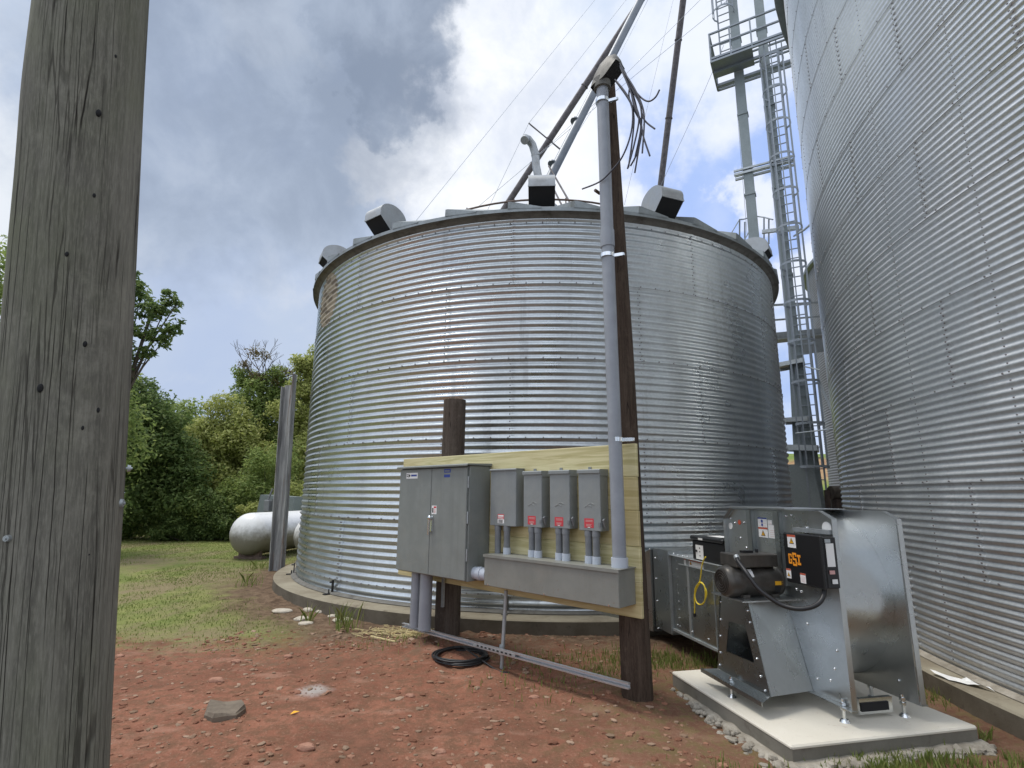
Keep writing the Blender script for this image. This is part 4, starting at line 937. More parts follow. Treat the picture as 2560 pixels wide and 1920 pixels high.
# disconnects
dl = [((1.775, 2.143, 1.345, 1.915), 'wide grey disconnect box beside the cabinet, with a red and white label'),
      ((2.245, 2.48, 1.350, 1.882), 'narrow grey disconnect box second from the cabinet, its red label lower left'),
      ((2.58, 2.815, 1.355, 1.882), 'narrow grey disconnect box in the middle between two look-alikes'),
      ((2.917, 3.152, 1.350, 1.880), 'narrow grey disconnect box next to the tall service mast')]
for i, ((s0, s1, z0, z1), lb) in enumerate(dl):
    r = root('disconnect_box', E((s0+s1)/2, .06, z0), lb, 'disconnect box', 'grey disconnect boxes on the board')
    mb = MB(ET); mb.box(s0, s1, .003, .125, z0, z1, bev=.004); 
    if i: mb.box(s0+.03, s0+.06, .0, .01, z1, z1+.03)
    mb.build('body', M['disc'], r)
    mb = MB(ET); mb.prism([(.001, z1+.004), (.128, z1+.002), (.139, z1-.006), (.139, z1-.032 if i else z1-.016), (.127, z1-.032 if i else z1-.016), (.127, z1-.004), (.001, z1-.004)], 0, s0-.005, s1+.006)
    if i: mb.box(s0-.005, s0, .003, .127, z1-.03, z1-.004); mb.box(s1+.001, s1+.006, .003, .127, z1-.055, z1-.004)
    mb.build('rain_lid', M['disc'], r)
    if i == 0:
        mb = MB(ET); c_ = 1.935; mb.box(c_-.045, c_+.045, .1255, .1265, 1.412, 1.46, 0); mb.box(c_-.045, c_+.045, .1255, .1265, 1.37, 1.41, 1)
        mb.box(c_-.038, c_+.038, .127, .1275, 1.435, 1.452, 1); mb.box(c_-.038, c_+.038, .127, .1275, 1.418, 1.426, 1); label_bars(mb, c_-.035, c_+.035, .127, 1.374, 1.406, 3, 2); mb.build('danger_label', [M['red'], M['white'], M['ink']], r)
    else:
        c_ = s0+.11; mb = MB(ET); mb.box(c_-.05, c_+.05, .1255, .1265, 1.375, 1.455, 0); mb.box(c_-.035, c_+.04, .127, .1275, 1.436, 1.441, 1); mb.box(c_-.035, c_+.04, .127, .1275, 1.426, 1.430, 1)
        label_bars(mb, c_-.03, c_+.035, .127, 1.386, 1.408, 4, 1); mb.box(c_-.014, c_+.012, .127, .1275, 1.376, 1.382, 2); mb.build('warning_label', [M['red'], M['pinkish'], M['white']], r)
        mb = MB(ET); 
        for k_, (ox, oz) in enumerate(((.0, 0), (.03, .018))):  # embossed swoosh
            pts = [(c_-.045+ox+t*.075, .1255, 1.55+oz+.016*math.sin(t*math.pi)+.004*t) for t in np.linspace(0, 1, 8)]; mb.tube(pts, .0035, 6)
        mb.build('embossing', M['disc'], r)
        mb = MB(ET); mb.tube([(s1, .08, z0+.075), (s1+.018, .08, z0+.075)], .026, 12); mb.bar((s1+.02, .085, z0+.03), (s1+.024, .12, z0+.10), .012, .03); mb.box(s1-.022, s1-.002, .1255, .135, z0+.04, z0+.075); mb.build('switch_lever', M['pvcd'], r)
# wireway trough
tr = root('wireway_trough', E(2.6, .13, .775), 'long grey metal trough under the disconnect boxes', 'wire trough')
mb = MB(ET); mb.box(1.838, 3.395, .003, .255, .778, 1.064, bev=.004); mb.build('body', M['trough'], tr)
mb = MB(ET); mb.box(1.83, 3.405, .0, .268, 1.064, 1.072); mb.box(1.83, 3.405, .2605, .268, 1.046, 1.064); mb.build('lid', M['trough'], tr)
for s in (1.9, 2.62, 3.3): mb = MB(ET); mb.tube([(s, .25, .79), (s, .262, .79)], .008, 8); mb.build('screw', M['zinc'], tr)
# conduits
cn = 0
PAIR = [((1.862, 1.99), 1.345, 'the wide disconnect box'), ((2.327, 2.405), 1.35, 'the second disconnect box'), ((2.662, 2.742), 1.355, 'the third disconnect box'), ((2.995, 3.075), 1.35, 'the disconnect box by the mast')]
for i, (ss, zt_, nm) in enumerate(PAIR):
    for j, s in enumerate(ss):
        r = root('conduit', E(s, .09, 1.07), ('left' if j == 0 else 'right')+' short grey conduit between '+nm+' and the trough', 'conduit', 'short conduits above the trough')
        mb = MB(ET); mb.tube([(s, .09, 1.13 if (i, j) != (0, 0) else 1.072), (s, .09, zt_)], .032, 16); mb.tube([(s, .09, zt_-.05), (s, .09, zt_-.001)], .037, 16); mb.build('pipe', M['pvcd'], r)
        if (i, j) != (0, 0): mb = MB(ET); mb.tube([(s, .09, 1.0725), (s, .09, 1.135)], .039, 16); mb.build('collar', M['pvcl'], r)
r = root('conduit_nipple', E(1.74, .2, .87), 'pale round conduit stub joining the cabinet to the trough', 'conduit')
mb = MB(ET); mb.tube([(1.646, .2, .87), (1.70, .2, .87)], .06, 20); mb.tube([(1.70, .2, .87), (1.76, .2, .87)], .067, 20); mb.tube([(1.76, .2, .87), (1.837, .2, .87)], .06, 20); mb.build('pipe', M['pvcl'], r)
for s, lb in ((.665, 'left thick grey conduit dropping from the cabinet'), (.845, 'right thick grey conduit dropping from the cabinet')):
    r = root('drop_conduit', E(s, .2, .2), lb, 'conduit', 'thick conduits under the cabinet'); mb = MB(ET); mb.tube([(s, .2, .195), (s, .2, .79)], .07 if s > .7 else .058, 20); mb.build('pipe', M['pvc'], r)
r = root('strut_hanger', E(.98, .05, .4), 'thin slotted strut strip beside the thick conduits', 'strut'); mb = MB(ET); mb.box(.925, .955, .02, .045, .42, .79)
mb.build('strip', M['galvpost'], r)
# mast
ms = root('service_mast', E(3.32, .13, 1.07), 'tall grey service conduit rising from the trough up the right pole', 'service mast')
mb = MB(ET); mb.tube([(3.325, .12, 1.13), (3.318, .12, 2.1), (3.292, .10, 3.7), (3.283, .10, 5.70)], [.058, .058, .059, .059], 24); mb.build('pipe', M['pvc'], ms)
mb = MB(ET); mb.tube([(3.325, .12, 1.0725), (3.325, .12, 1.15)], .07, 24); mb.build('base_collar', M['pvcl'], ms)
mb = MB(ET); mb.tube([(3.29, .10, 3.95), (3.289, .10, 4.12)], .067, 24); mb.build('coupling', M['pvc'], ms)
for z, sx in ((2.13, 3.318), (3.86, 3.29), (5.53, 3.284)):
    mb = MB(ET); mb.tube([(sx, .11, z-.018), (sx, .11, z+.018)], .066, 24); mb.bar((sx+.05, .08, z), (sx+.13, .05, z), .012, .03); mb.box(sx+.06, sx+.14, .03, .05, z-.012, z+.014); mb.build('strap', M['zinc'], ms)
# weatherhead: bell-shaped hood, mouth to the right
mb = MB(ET); hp = [(3.283, .10, 5.68), (3.283, .10, 5.78)]; mb.tube(hp, [.085, .09], 18)
prof = [(3.19, 5.70), (3.18, 5.78), (3.21, 5.88), (3.28, 5.97), (3.37, 6.01), (3.46, 5.98), (3.50, 5.90), (3.505, 5.85)]
low = [(3.20, 5.70), (3.24, 5.72), (3.29, 5.72), (3.34, 5.73), (3.38, 5.75), (3.42, 5.78), (3.46, 5.81), (3.50, 5.84)]
v = []; n = 10
for (a_, b_) in zip(prof, low):
    for k in range(n+1):
        t = math.pi*k/n; wv = .085; cx_ = (a_[0]+b_[0])/2; cz_ = b_[1]
        v.append((a_[0]*(math.sin(t))+b_[0]*(1-math.sin(t)), .10+wv*math.cos(t), b_[1]+(a_[1]-b_[1])*math.sin(t)))
mb.add(v, [(i*(n+1)+k, i*(n+1)+k+1, (i+1)*(n+1)+k+1, (i+1)*(n+1)+k) for i in range(7) for k in range(n)], True); mb.build('weatherhead', M['whead'], ms)
mb = MB(ET); v = [(p[0], .10+s*.08, p[1]+.004) for p in low for s in (-1, 1)]; mb.add(v, [(2*i, 2*i+1, 2*i+3, 2*i+2) for i in range(7)]); mb.build('weatherhead_plate', M['hole'], ms)
# loose wires out of the weatherhead
def crop(p, o=.12):
    px, py = 1200+p[0]/2.963, p[1]/2.963; d = ray(px, py); A = b0+nO*o; t = (A.dot(nO))/(Vector((d.x, d.y)).dot(nO)); return EYE+d*t
def smooth(P_, k=6):
    out_ = []
    for i in range(len(P_)-1):
        p0_, p1_, p2_, p3_ = P_[max(i-1, 0)], P_[i], P_[i+1], P_[min(i+2, len(P_)-1)]
        for j in range(k):
            t = j/k; out_.append(.5*((2*p1_)+(p2_-p0_)*t+(2*p0_-5*p1_+4*p2_-p3_)*t*t+(3*p1_-p0_-3*p2_+p3_)*t**3))
    out_.append(P_[-1]); return out_
wb = root('service_wires', E(3.45, .12, 5.8), 'loose bundle of dark wires hanging out of the weatherhead', 'wires')
W_ = [[(1035, 470), (1075, 540), (1110, 620), (1190, 720), (1250, 750), (1300, 720), (1330, 665)], [(1040, 480), (1120, 640), (1180, 740), (1212, 880), (1295, 955)], [(1045, 500), (1110, 650), (1140, 780), (1185, 880), (1210, 1010), (1258, 1155)],
      [(1040, 500), (1105, 650), (1145, 770), (1178, 880), (1140, 1080), (1093, 1250)], [(1035, 490), (1120, 660), (1172, 850), (1196, 980), (1165, 1130), (1115, 1230)], [(1045, 500), (1130, 670), (1192, 800), (1190, 1000), (1147, 1280)],
      [(1050, 510), (1140, 650), (1200, 780), (1217, 900), (1202, 1135)], [(1000, 590), (1080, 690), (1128, 800), (1120, 980), (1055, 1160), (960, 1280), (880, 1350), (757, 1400)], [(1005, 600), (1090, 720), (1150, 830), (1192, 940), (1150, 1160)], [(1110, 640), (1104, 720), (1140, 860), (1128, 1040), (1100, 1240)]]
for i, wv in enumerate(W_):
    mb = MB(); mb.tube(smooth([crop(q, .14+.012*(i % 4)) for q in wv]), .008, 7); mb.build('wire', M['wires'], wb)
# strut rail, ground pipe
r = root('strut_rail', E(1.9, .15, .17), 'long bright double steel strut rail near the ground below the panel', 'strut rail')
mb = MB(ET)
def sz(s): return .157+(s-.4)*.011
for (o_, dz) in ((.17, .03), (.17, -.004)):
    mb.bar((.40, o_, sz(.4)+dz), (3.41, o_, sz(3.41)+dz), .03, .011)
mb.bar((.41, .145, sz(.4)+.013), (3.40, .145, sz(3.41)+.013), .006, .036); mb.build('channel', M['strut'], r)
mb = MB(ET); mb.bar((1.62, .17, sz(1.62)+.013), (2.2, .17, sz(2.2)+.013), .034, .026); mb.build('splice', M['galvpost'], r)
mb = MB(ET)
for k in range(9):
    s_ = 1.68+k*.056; mb.box(s_, s_+.028, .187, .1885, sz(s_)+.006, sz(s_)+.02)
mb.build('splice_slots', M['hole'], r)
r = root('grounding_pipe', E(1.945, .02, 0), 'thin vertical galvanized pipe under the middle of the board', 'pipe'); mb = MB(ET); mb.tube([(1.935, .1, -.1), (1.955, .06, .72)], .019, 12); mb.tube([(1.937, .1, .13), (1.94, .09, .22)], .028, 12); mb.build('pipe', M['galvpost'], r)
# cable coil
r = root('cable_coil', (-.5, 5.9, .02), 'coil of black cable lying on the red dirt below the panel', 'cable coil'); mb = MB(); pts = []
for k in range(0, 9*36):
    a = k/36*2*math.pi; j = k/36; rr_ = .255+.018*math.sin(j*2.3)+.01*math.sin(j*5.1+a*2); pts.append((-.5+rr_*1.02*math.cos(a)+.012*math.sin(j*3.7), 5.9+rr_*math.sin(a)+.012*math.cos(j*2.9), .02+.011*(j % 4)+.004*math.sin(a*3+j)))
mb.tube(pts, .0095, 7)
mb.tube(smooth([Vector(p) for p in [(-.52, 6.16, .06), (-.47, 6.0, .09), (-.37, 5.85, .07), (-.25, 5.7, .04), (-.15, 5.58, .015), (-.08, 5.5, .01), (.0, 5.5, .005)]]), .0095, 7)
mb.build('loops', M['rubber'], r)

# ------------------------------------------------------------ concrete pad with broken skirt
PO = Vector((1.765, 3.722)); pa_ = Vector((.976, .22)); pb_ = Vector((-.22, .976)); PT = frame((PO.x, PO.y, 0), pa_, pb_)
pd_ = root('concrete_slab', PT @ Vector((.7, .7, 0)), 'thick pale concrete slab under the big fan', 'concrete slab')
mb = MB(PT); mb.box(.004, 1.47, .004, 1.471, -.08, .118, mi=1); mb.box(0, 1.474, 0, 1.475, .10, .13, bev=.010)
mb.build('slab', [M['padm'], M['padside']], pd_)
def lump(mb, c_, r_, flat=.6, seed=0, n=9, m_=6, sm=False):
    s0 = len(mb.v); mb.sphere(c_, r_, n, m_, 1, 1, flat)
    for i in range(s0, len(mb.v)):
        p = Vector(mb.v[i]); d = p-(mb.T @ Vector(c_)); k = 1+.75*mnoise.noise(p*22+Vector((seed, 0, 0))); q = (mb.T @ Vector(c_))+d*k; mb.v[i] = tuple(q)
    for i in range(len(mb.sm)): mb.sm[i] = False if not sm else mb.sm[i]
mb = MB(PT)
for i in range(170):
    t = random.random()
    if t < .5:
        s_ = t/.5*1.45; wdt = .11*(1-s_/1.6)+.015; lump(mb, (-.035-random.random()*wdt*1.3, s_-.03, random.uniform(-.015, .02)), random.uniform(.012, .022)+.022*(1-s_/1.5)*random.random(), random.uniform(.5, .9), i*3.1, 7, 5)
    else:
        s_ = (t-.5)/.5*1.5; lump(mb, (s_, -.02-random.random()*.075, random.uniform(-.01, .025)), random.uniform(.015, .045), random.uniform(.45, .8), i*3.1, 7, 5)
v = []; f = []
for i in range(60):
    s_ = -.06+1.56*i/59; e_ = -.075-.03*mnoise.noise(Vector((s_*5, 0, 7)))-.012*mnoise.noise(Vector((s_*30, 0, 7))); h_ = .035+.012*mnoise.noise(Vector((s_*9, 3, 1)))
    v += [(s_, .01, h_+.006), (s_, e_*.6, h_+.004*mnoise.noise(Vector((s_*20, 1, 1)))), (s_, e_, h_-.018), (s_, e_-.012, -.05)]
f = [(i*4+k, i*4+k+1, (i+1)*4+k+1, (i+1)*4+k) for i in range(59) for k in range(3)]; mb.add(v, f)
v = []
for i in range(60):
    s_ = -.04+1.3*i/59; e_ = -(.055*(1-s_/1.35)+.03+.035*mnoise.noise(Vector((s_*6, 4, 7)))+.014*mnoise.noise(Vector((s_*32, 2, 7)))); h_ = .022+.014*mnoise.noise(Vector((s_*9, 8, 1)))
    v += [(.01, s_, h_), (e_*.6, s_, h_-.002), (e_, s_, h_-.016), (e_-.01, s_, -.05)]
mb.add(v, [(i*4+k, i*4+k+1, (i+1)*4+k+1, (i+1)*4+k) for i in range(59) for k in range(3)])
mb.build('broken_edge', M['rubble'], pd_)

# ------------------------------------------------------------ centrifugal fan
FO = Vector((2.35, 4.09)); fa = Vector((.978, .209)); fb = Vector((-.209, .978)); FT = frame((FO.x, FO.y, 0), fa, fb)   # local x=a, y=b, z
fan = root('centrifugal_fan', FT @ Vector((.1, .5, .13)), 'large galvanized centrifugal fan standing on the concrete slab', 'centrifugal fan')
def FX(a, b, z): return (a, b, z)
W0 = .52
# side plates with bent flanges
for nm, a_, sgn in (('near', 0., -1), ('far', W0, 1)):
    mb = MB(FT); t_ = .004
    poly = [(-.085, .236), (.32, .232), (.52, .236), (1.235, .236), (1.24, 1.44), (1.125, 1.535), (.02, 1.548), (-.09, 1.50)]
    mb.prism(poly, 0, a_-t_, a_+t_)
    x0, x1 = (a_-.046, a_-t_) if sgn < 0 else (a_+t_, a_+.046)
    mb.box(x0, x1, -.096, -.089, .236, 1.497)                    # front flange
    mb.add([(x0, -.094, 1.497), (x0, .022, 1.553), (x1, .022, 1.553), (x1, -.094, 1.497)], [(0, 1, 2, 3)])
    mb.box(x0, x1, .022, 1.125, 1.546, 1.553)
    mb.add([(x0, 1.125, 1.553), (x0, 1.245, 1.445), (x1, 1.245, 1.445), (x1, 1.125, 1.553)], [(0, 1, 2, 3)])
    mb.box(x0, x1, 1.24, 1.247, .236, 1.445); mb.box(x0-.01 if sgn < 0 else x0, x1 if sgn < 0 else x1+.01, -.10, 1.24, .226, .233)
    mb.build('side_plate', M['galvfan'], fan)
# scroll wrap
sc_pts = [(1.24, 1.535), (.72, 1.54), (.55, 1.54), (.45, 1.522), (.358, 1.482), (.29, 1.44), (.225, 1.385), (.17, 1.32), (.12, 1.25), (.08, 1.17), (.045, 1.09), (.02, 1.0), (.008, .92), (.012, .85), (.03, .77), (.055, .70), (.09, .62), (.13, .55), (.19, .46), (.27, .38), (.38, .31), (.5, .27), (.7, .25)]
mb = MB(FT); n_ = len(sc_pts); sp2 = smooth([Vector((0, p[0], p[1])) for p in sc_pts], 4)
v = [(a_, p.y, p.z) for a_ in (.0045, W0-.0045) for p in sp2]; k_ = len(sp2); mb.add(v, [(i, i+1, k_+i+1, k_+i) for i in range(k_-1)], True); mb.build('scroll_wrap', M['galvfan'], fan)
mb = MB(FT); mb.box(-.05, W0+.01, .38, 1.2, 1.555, 1.561); mb.build('top_sheet', M['galvfan'], fan)
# far edge of the mouth opening near the pad
mb = MB(FT); mb.box(.12, .40, .02, .05, .16, .25); mb.box(.12, .40, .018, .05, .25, .262); mb.build('drain_channel', M['zinc'], fan)
mb = MB(FT); mb.box(.13, .36, .012, .019, .18, .235); mb.build('drain_slot', M['hole'], fan)
# stiffener ribs on near plate
for b_ in (.50, .86):
    mb = MB(FT); mb.box(-.045, -.0045, b_-.03, b_-.024, .95, 1.535); mb.box(-.045, -.039, b_-.03, b_+.03, .95, 1.535); mb.build('stiffener', M['galvduct'], fan)
# bolts
mb = MB(FT)
for (b_, z_) in ((1.12, 1.41), (.98, 1.42), (1.05, 1.28), (.97, 1.2), (.42, 1.50), (.36, 1.51), (.2, 1.42), (.22, 1.38), (.52, 1.15), (.03, .58), (.07, .45), (.12, .36), (.30, .70), (.25, .33), (.38, .94), (.33, .93), (1.18, 1.45), (1.0, 1.1)): mb.sphere((-.006, b_, z_), .010, 8, 5)
for (a_, z_) in ((.22, 1.49), (.24, 1.41), (.2, 1.38)): mb.sphere((a_, .30 if z_ > 1.45 else .2, z_), .009, 8, 5)
for b_, z_ in ((.05, .35), (.05, .25)): mb.sphere((W0-.01, b_, z_), .009, 8, 5)
mb.build('bolts', M['boltz'], fan)
mb = MB(FT); mb.tube([(-.0045, -.0, 1.43), (-.008, -.0, 1.43)], .045, 20); mb.build('inspection_plug', M['white'], fan)
mb = MB(FT); mb.tube([(-.0045, 1.19, 1.38), (-.008, 1.19, 1.38)], .03, 16); mb.build('inspection_plug', M['white'], fan)
mb = MB(FT); mb.tube([(-.0045, 1.05, 1.42), (-.008, 1.05, 1.42)], .022, 16); mb.build('inspection_plug', M['redhdr'], fan)
# pedestal
pa0 = -.47
mb = MB(FT)
outer = [(.17, .262), (.82, .262), (.70, .85), (.345, .862)]; inner = [(.325, .44), (.68, .43), (.615, .67), (.405, .685)]
v = [(pa0, p[0], p[1]) for p in outer+inner]; mb.add(v, [(0, 1, 5, 4), (1, 2, 6, 5), (2, 3, 7, 6), (3, 0, 4, 7)])
v = [(pa0+.006, p[0], p[1]) for p in outer+inner]; mb.add(v, [(0, 1, 5, 4), (1, 2, 6, 5), (2, 3, 7, 6), (3, 0, 4, 7)])
mb.build('pedestal_face', M['galvduct'], fan)
mb = MB(FT); mb.add([(pa0, .345, .862), (-.006, .52, .862), (-.006, .305, .232), (pa0, .17, .262)], [(0, 1, 2, 3)]); mb.add([(pa0, .72, .85), (-.006, .72, .85), (-.006, .84, .232), (pa0, .82, .262)], [(0, 1, 2, 3)])
mb.build('pedestal_side', M['galvfan'], fan)
mb = MB(FT); mb.box(pa0-.06, .0-.007, .33, .74, .863, .873); mb.build('motor_plate', M['galvfan'], fan)
mb = MB(FT); mb.add([(pa0-.002, .17, .262), (pa0-.085, .15, .235), (pa0-.085, .92, .235), (pa0-.002, .82, .262)], [(0, 1, 2, 3)]); mb.bar((pa0-.088, .15, .225), (pa0-.088, .93, .225), .006, .03); mb.build('foot_flange', M['galvduct'], fan)
mb = MB(FT)
for b_, z_ in ((.32, .86-.06), (.305, .72), (.28, .6), (.255, .48), (.225, .37), (.19, .285), (.735, .80), (.755, .66), (.775, .53), (.79, .4), (.81, .3)): mb.sphere((pa0-.003, b_+.035 if b_ < .5 else b_-.03, z_), .009, 8, 5)
mb.build('bolts', M['boltz'], fan)
# the floor, then an added dark panel standing in for shade behind the opening
mb = MB(FT); mb.box(pa0+.01, -.012, .34, .80, .256, .261); mb.build('pedestal_floor', M['galvduct'], fan)
mb = MB(FT); mb.box(-.02, -.012, .56, .80, .27, .85); mb.build('inner_shade_panel', M['mgrill'], fan)
# feet
for a_, b_ in ((.0-.02, .01), (W0-.04, .01), (pa0-.04, .58), (W0+.03, .35), (W0-.04, 1.15), (-.02, 1.15)):
    mb = MB(FT); mb.tube([(a_, b_, .135), (a_, b_, .275)], .012, 10); mb.tube([(a_, b_, .13), (a_, b_, .148)], [.035, .022], 14); mb.tube([(a_, b_, .236), (a_, b_, .255)], .022, 6, smooth=False); mb.tube([(a_, b_, .205), (a_, b_, .222)], .022, 6, smooth=False); mb.build('leveling_foot', M['zinc'], fan)
# motor
mo_z = .99; mo_b = .535
mo = bpy.data.objects.new('motor', None); COL.objects.link(mo); mo.parent = fan
mb = MB(FT); mb.lathe([(0, 0)], (0, 0), 3) if 0 else None
prof = [(-.565, .045), (-.562, .09), (-.545, .112), (-.51, .124), (-.47, .127), (-.42, .127), (-.418, .122), (-.12, .122), (-.11, .126), (-.07, .12), (-.06, .07)]
v = []; n = 40
for (ax_, r_) in prof:
    for k in range(n): t = 2*math.pi*k/n; v.append((ax_, mo_b+r_*math.cos(t), mo_z+r_*math.sin(t)))
mb.add(v, [(i*n+k, i*n+(k+1) % n, (i+1)*n+(k+1) % n, (i+1)*n+k) for i in range(len(prof)-1) for k in range(n)], True); mb.build('housing', M['motor'], mo)
mb = MB(FT); mb.tube([(-.5655, mo_b, mo_z), (-.560, mo_b, mo_z)], .092, 30)
mb.build('fan_grille', M['mgrill'], mo)
mb = MB(FT)
for r_ in (.03, .05, .07, .088): mb.tube([(-.568, mo_b+r_*math.cos(t), mo_z+r_*math.sin(t)) for t in np.linspace(0, 2*math.pi, 25)], .0022, 5, False)
mb.build('grille_rings', M['motor'], mo)
mb = MB(FT); mb.box(-.50, -.12, mo_b-.12, mo_b+.10, mo_z+.115, mo_z+.215, bev=.008); mb.build('terminal_box', M['motor'], mo)
mb = MB(FT); mb.box(-.36, -.27, mo_b-.02, mo_b+.03, mo_z+.216, mo_z+.232); mb.tube([(-.21, mo_b+.02, mo_z+.216), (-.21, mo_b+.02, mo_z+.24)], .012, 8); mb.build('box_plug', M['redhdr'] if 0 else M['rubber'], mo)
mb = MB(FT); 
for a_ in (-.42, -.16): mb.box(a_-.03, a_+.03, mo_b-.11, mo_b+.11, .874, mo_z-.09)
mb.build('mount_foot', M['motor'], mo)
mb = MB(FT); v = []
for ax_ in (-.17, -.10):
    for t in (215, 222, 230, 238, 246): v.append((ax_, mo_b+.1245*math.cos(R_(t-25)), mo_z+.1245*math.sin(R_(t-25))))
mb.add(v, [(i, i+1, i+6, i+5) for i in range(4)]); mb.build('name_plate', M['ink'], mo)
mb = MB(FT); v = []
for ax_ in (-.17, -.10):
    for t in (176, 183, 190): v.append((ax_, mo_b+.1248*math.cos(R_(t)), mo_z+.1248*math.sin(R_(t))))
mb.add(v, [(i, i+1, i+4, i+3) for i in range(2)]); mb.build('yellow_tag', M['amber'], mo)
mb = MB(FT); v = []
for ax_ in (-.385, -.345):
    for t in (128, 140, 152, 160): v.append((ax_+(.0 if t > 140 else .0), mo_b+.1235*math.cos(R_(t)), mo_z+.1235*math.sin(R_(t))))
mb.add(v, [(i, i+1, i+5, i+4) for i in range(3)]); mb.build('white_tag', M['white'], mo)
# control box with lettering
cx_ = bpy.data.objects.new('control_box', None); COL.objects.link(cx_); cx_.parent = fan
AF = -.165; b1_, b2_, z1_, z2_ = -.098, .282, 1.02, 1.375   # front face plane a=AF; b grows away from the camera (image left)
mb = MB(FT); mb.box(AF+.03, -.03, b1_+.0, b2_-.02, z1_+.0, z2_, bev=.006); mb.build('body', M['black'], cx_)
mb = MB(FT); mb.box(AF, AF+.028, b1_-.004, b2_, z1_-.004, z2_+.008, bev=.008); mb.build('door', M['black'], cx_)
mb = MB(FT); mb.bar((-.05, b1_+.02, z2_+.03), (-.05, b2_+.0, z2_+.03), .04, .03); mb.build('mount_bracket', M['galvpost'], cx_)
def warn(mb, b, z, s, a):  # amber triangle with dark border, on plane a
    mb.prism([(b-s, z-s*.8), (b+s, z-s*.8), (b, z+s*.9)], 0, a-.0012, a-.0004, 1); mb.prism([(b-s*.72, z-s*.65), (b+s*.72, z-s*.65), (b, z+s*.6)], 0, a-.002, a-.0013, 2); mb.box(a-.0026, a-.0021, b-s*.09, b+s*.09, z-s*.5, z+s*.25, 1)
ST = [M['white'], M['ink'], M['amber'], M['redhdr'], M['pinkish'], M['blue']]
def sticker(b0_, b1x, z0_, z1x, a, tri=None, hdr=False, lines=0, name='warning_sticker', par=None):
    mb = MB(FT); mb.box(a-.0008, a-.0001, b0_, b1x, z0_, z1x, 0)
    if hdr: mb.box(a-.0016, a-.0009, b0_, b1x, z1x-(z1x-z0_)*.17, z1x, 3)
    if tri: warn(mb, *tri, a-.0009)
    for i in range(lines): z = z0_+(z1x-z0_)*(.12+.6*i/lines); mb.box(a-.0014, a-.0009, b0_+(b1x-b0_)*.12, b1x-(b1x-b0_)*.12, z, z+.002, 4)
    return mb.build(name, ST, par or cx_)
sticker(.145, .232, 1.275, 1.37, AF, (.188, 1.325, .026), True)
sticker(.225, .275, 1.045, 1.115, AF, (.25, 1.073, .017), True)
sticker(.075, .13, 1.03, 1.10, AF, None, True, 5)
# block letters, orange, on the door front. u runs along -b (reads left to right from outside)
mb = MB(FT)
def LB(u0, u1, w0_, w1_): mb.box(AF-.0022, AF-.0001, UB-u1, UB-u0, w0_, w1_)
UB = .235; h0, h1 = 1.155, 1.228; st = .011; 
def arch(uc): return .010*(1-abs(uc-.065)/.065)
# G
def glyph(u0, wd, strokes, ex):
    for (x0, x1, y0, y1) in strokes:
        zz0 = (h0-ex)+(h1-h0+2*ex)*y0; zz1 = (h0-ex)+(h1-h0+2*ex)*y1; LB(u0+wd*x0, u0+wd*x1, zz0, zz1)
glyph(0, .036, [(0, .3, .0, 1), (.3, .95, .84, 1), (.72, .95, .68, .84), (.3, .95, 0, .16), (.68, .95, .16, .5), (.5, .68, .36, .5)], .0)
glyph(.043, .040, [(0, .3, .5, 1), (.3, 1, .85, 1), (.72, 1, .72, .85), (.3, 1, .43, .57), (.7, 1, 0, .43), (0, .7, 0, .15), (0, .28, .15, .28), (0, .3, .43, .5)], .011)
glyph(.09, .036, [(.33, .67, .14, .86), (0, 1, .86, 1), (0, 1, 0, .14), (0, .2, .76, .86), (.8, 1, .76, .86), (0, .2, .14, .24), (.8, 1, .14, .24)], .0)
mb.build('maker_lettering', M['orange'], cx_)
# side of control box: papers and switch parts (facing -b)
mb = MB(FT); bq = b1_-.0045
mb.box(-.125, -.06, bq-.002, bq, 1.17, 1.33, 0); mb.box(-.13, -.085, bq-.004, bq, 1.335, 1.36, 1); mb.box(-.10, -.06, bq-.006, bq, 1.055, 1.085, 0); mb.box(-.115, -.075, bq-.006, bq, 1.12, 1.145, 2); mb.build('side_labels', [M['white'], M['galvpost'], M['pinkish']], cx_)
# papers on the plate
sticker(.665, .785, 1.395, 1.475, -.0046, None, False, 2, 'paper_label', fan); 
mb = MB(FT); mb.box(-.0066, -.0056, .665, .785, 1.465, 1.475); 
for b_ in (.73,): mb.tube([(-.0056, b_, 1.445), (-.0066, b_, 1.445)], .014, 14); mb.tube([(-.0056, b_, 1.415), (-.0066, b_, 1.415)], .012, 14)
mb.build('blue_marks', M['blue'], fan)
sticker(.665, .785, 1.31, 1.393, -.0046, (.725, 1.345, .028), True, 0, 'warning_sticker', fan)
sticker(.50, .655, 1.31, 1.42, -.0046, None, False, 4, 'paper_label', fan); sticker(.60, .655, 1.422, 1.46, -.0046, None, False, 1, 'paper_label', fan)
